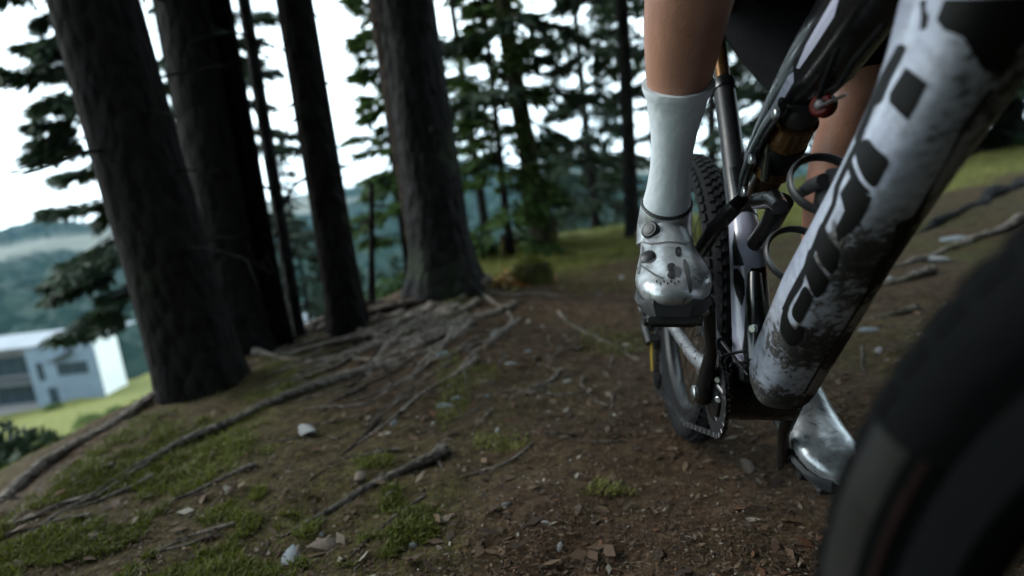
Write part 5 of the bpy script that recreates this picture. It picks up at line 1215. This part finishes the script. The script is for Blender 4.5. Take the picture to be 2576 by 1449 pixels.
def shoe(sg, clean):
    st = [(-.192, .018, .020, .070, 0), (-.184, .030, .006, .088, 0), (-.165, .036, .002, .100, 0), (-.135, .038, .0, .106, 0), (-.105, .038, .0, .106, 0), (-.075, .040, .0, .094, .001), (-.045, .044, .0, .078, .002), (-.010, .049, .0, .066, .003), (.025, .051, .0, .058, .003), (.055, .047, .001, .052, .002), (.076, .038, .004, .045, .0), (.090, .024, .010, .036, -.002), (.096, .010, .018, .028, -.003)]
    rings = []
    for s_, w, lo, hi, xo in st:
        ring = []; xo *= -sg
        for k in range(26):
            th = 2 * math.pi * k / 26; c, q = math.cos(th), math.sin(th)
            x = math.copysign(abs(c) ** .8, c) * w * (1 if q < 0 else 1 - .34 * q ** 2 * (1 if s_ < .02 else .6)); z = (lo + hi) / 2 + math.copysign(abs(q) ** .85, q) * (hi - lo) / 2
            ring.append(foot(sg, s_, z, x + xo))
        rings.append(ring)
    sh = MB().loft(rings).build('shoe', M['shoe'], rider)
    # ankle collar
    ak = aR if sg > 0 else aL; kn_ = kneeR if sg > 0 else kneeL; ud = (kn_ - ak).normalized()
    MB().tube([ak - FT[sg][2] * .034 + FT[sg][1] * .012, ak - ud * .006 + FT[sg][1] * .004, ak + ud * .018, ak + ud * .034, ak + ud * .038], [.044, .0425, .0405, .0395, .0375], 30, up=R).build('collar', M['shoe'], sh)
    MB().tube([ak + ud * .035, ak + ud * .038, ak + ud * .041], [.0385, .0402, .0385], 30, up=R).build('cuff_edge', M['shoe_black'], sh)
    # sole
    rs = []
    for s_, w, lo, hi, xo in st[1:-1]:
        xo *= -sg; rs.append([foot(sg, s_, z, x + xo) for x, z in ((-w * .96, .010 + lo), (-w * 1.02, .002 + lo), (-w * .86, -.009 + lo * .4), (w * .86, -.009 + lo * .4), (w * 1.02, .002 + lo), (w * .96, .010 + lo))])
    MB().loft(rs).build('sole', M['shoe_sole'], sh)
    for k in range(5): MB().box(foot(sg, -.15 + .055 * k, -.012), FT[sg][3] * .034, FT[sg][1] * .012, FT[sg][2] * .005, .002).build('lug', M['shoe_sole'], sh)
    bm = bmesh.new()
    for o in [sh] + [c for c in sh.children if c.name.startswith('collar')]: bm.from_mesh(o.data)
    tree = BVHTree.FromBMesh(bm); bm.free()
    def press(px, py):
        d = (P(px, py, 1) - C).normalized(); h, n_, _, _ = tree.ray_cast(C, d); return (h, n_ if n_.dot(d) < 0 else -n_) if h else (None, None)
    if sg > 0:
        h, n_ = press(1640, 582)
        if h:
            n2 = (n_ * .7 + (C - h).normalized() * .6 + rB * .15).normalized(); dl = MB().disc(h + n2 * .004, n2, .0138, .006, 28, .18).build('dial', M['shoe_black'], sh); MB().disc(h + n2 * .0102, n2, .0085, .0015, 20, .2).build('dial_cap', M['shoe_grey'], dl)
        h, n_ = press(1632, 650)
        n_ = (n_ * .7 + (C - h).normalized() * .6).normalized() if h else n_
        if h: MB().disc(h + n_ * .003, n_, .0105, .004, 24, .2).build('dial', M['shoe_black'], sh)
        for pl, mt in (([(1640, 628), (1652, 640), (1650, 655), (1630, 664), (1618, 660), (1632, 650), (1634, 636)], 'shoe_black'), ([(1700, 622), (1712, 620), (1716, 636), (1708, 648), (1698, 640)], 'shoe_black'), ([(1704, 628), (1709, 627), (1710, 637), (1705, 640)], 'shoe_grey'),
                       ([(1676, 668), (1690, 660), (1700, 668), (1692, 676), (1702, 690), (1692, 706), (1676, 694), (1684, 684)], 'shoe_black'), ([(1696, 672), (1706, 670), (1712, 684), (1706, 700), (1698, 690)], 'shoe_grey')):
            decal('shoe_print', smooth_poly(pl, 1), M[mt], .0008, 2, tree, sh)
        for pl in ([(1606, 640), (1614, 616), (1622, 622), (1614, 660), (1609, 690), (1602, 690)], [(1716, 655), (1726, 650), (1738, 700), (1742, 735), (1734, 738), (1726, 700)]): decal('side_panel', smooth_poly(pl, 1), M['shoe_grey'], .0007, 2, tree, sh)
        for q in range(7): decal('vent', smooth_poly([(1650 + q * 9, 706 + (q % 2) * 5), (1653 + q * 9, 704 + (q % 2) * 5), (1655 + q * 9, 711 + (q % 2) * 5), (1652 + q * 9, 713 + (q % 2) * 5)], 1), M['shoe_black'], .0008, 1, tree, sh)
        for pl in ([(1612, 606), (1640, 612), (1680, 607), (1728, 611), (1728, 615), (1680, 611), (1640, 616), (1612, 610)], [(1612, 664), (1650, 690), (1672, 700), (1671, 703), (1648, 695), (1611, 669)]): decal('seam', pl, M['shoe_grey'], .0007, 2, tree, sh)
    return sh
shoe(1, True); shoe(-1, False)

# ------------------------------------------------------------------ haze
hz = bpy.data.materials.new('haze'); hz.use_nodes = True; hn = hz.node_tree; hn.nodes.clear()
ho = hn.nodes.new('ShaderNodeOutputMaterial'); pv = hn.nodes.new('ShaderNodeVolumePrincipled'); pv.inputs['Density'].default_value = .00009; pv.inputs['Color'].default_value = (.20, .62, 1.0, 1); pv.inputs['Anisotropy'].default_value = .2
hn.links.new(pv.outputs[0], ho.inputs['Volume'])
mb = MB(); mb.box((0, 0, 30), Vector((1480, 0, 0)), Vector((0, 1480, 0)), Vector((0, 0, 100)))
tag(mb.build('haze', hz, smooth=False), kind='stuff')
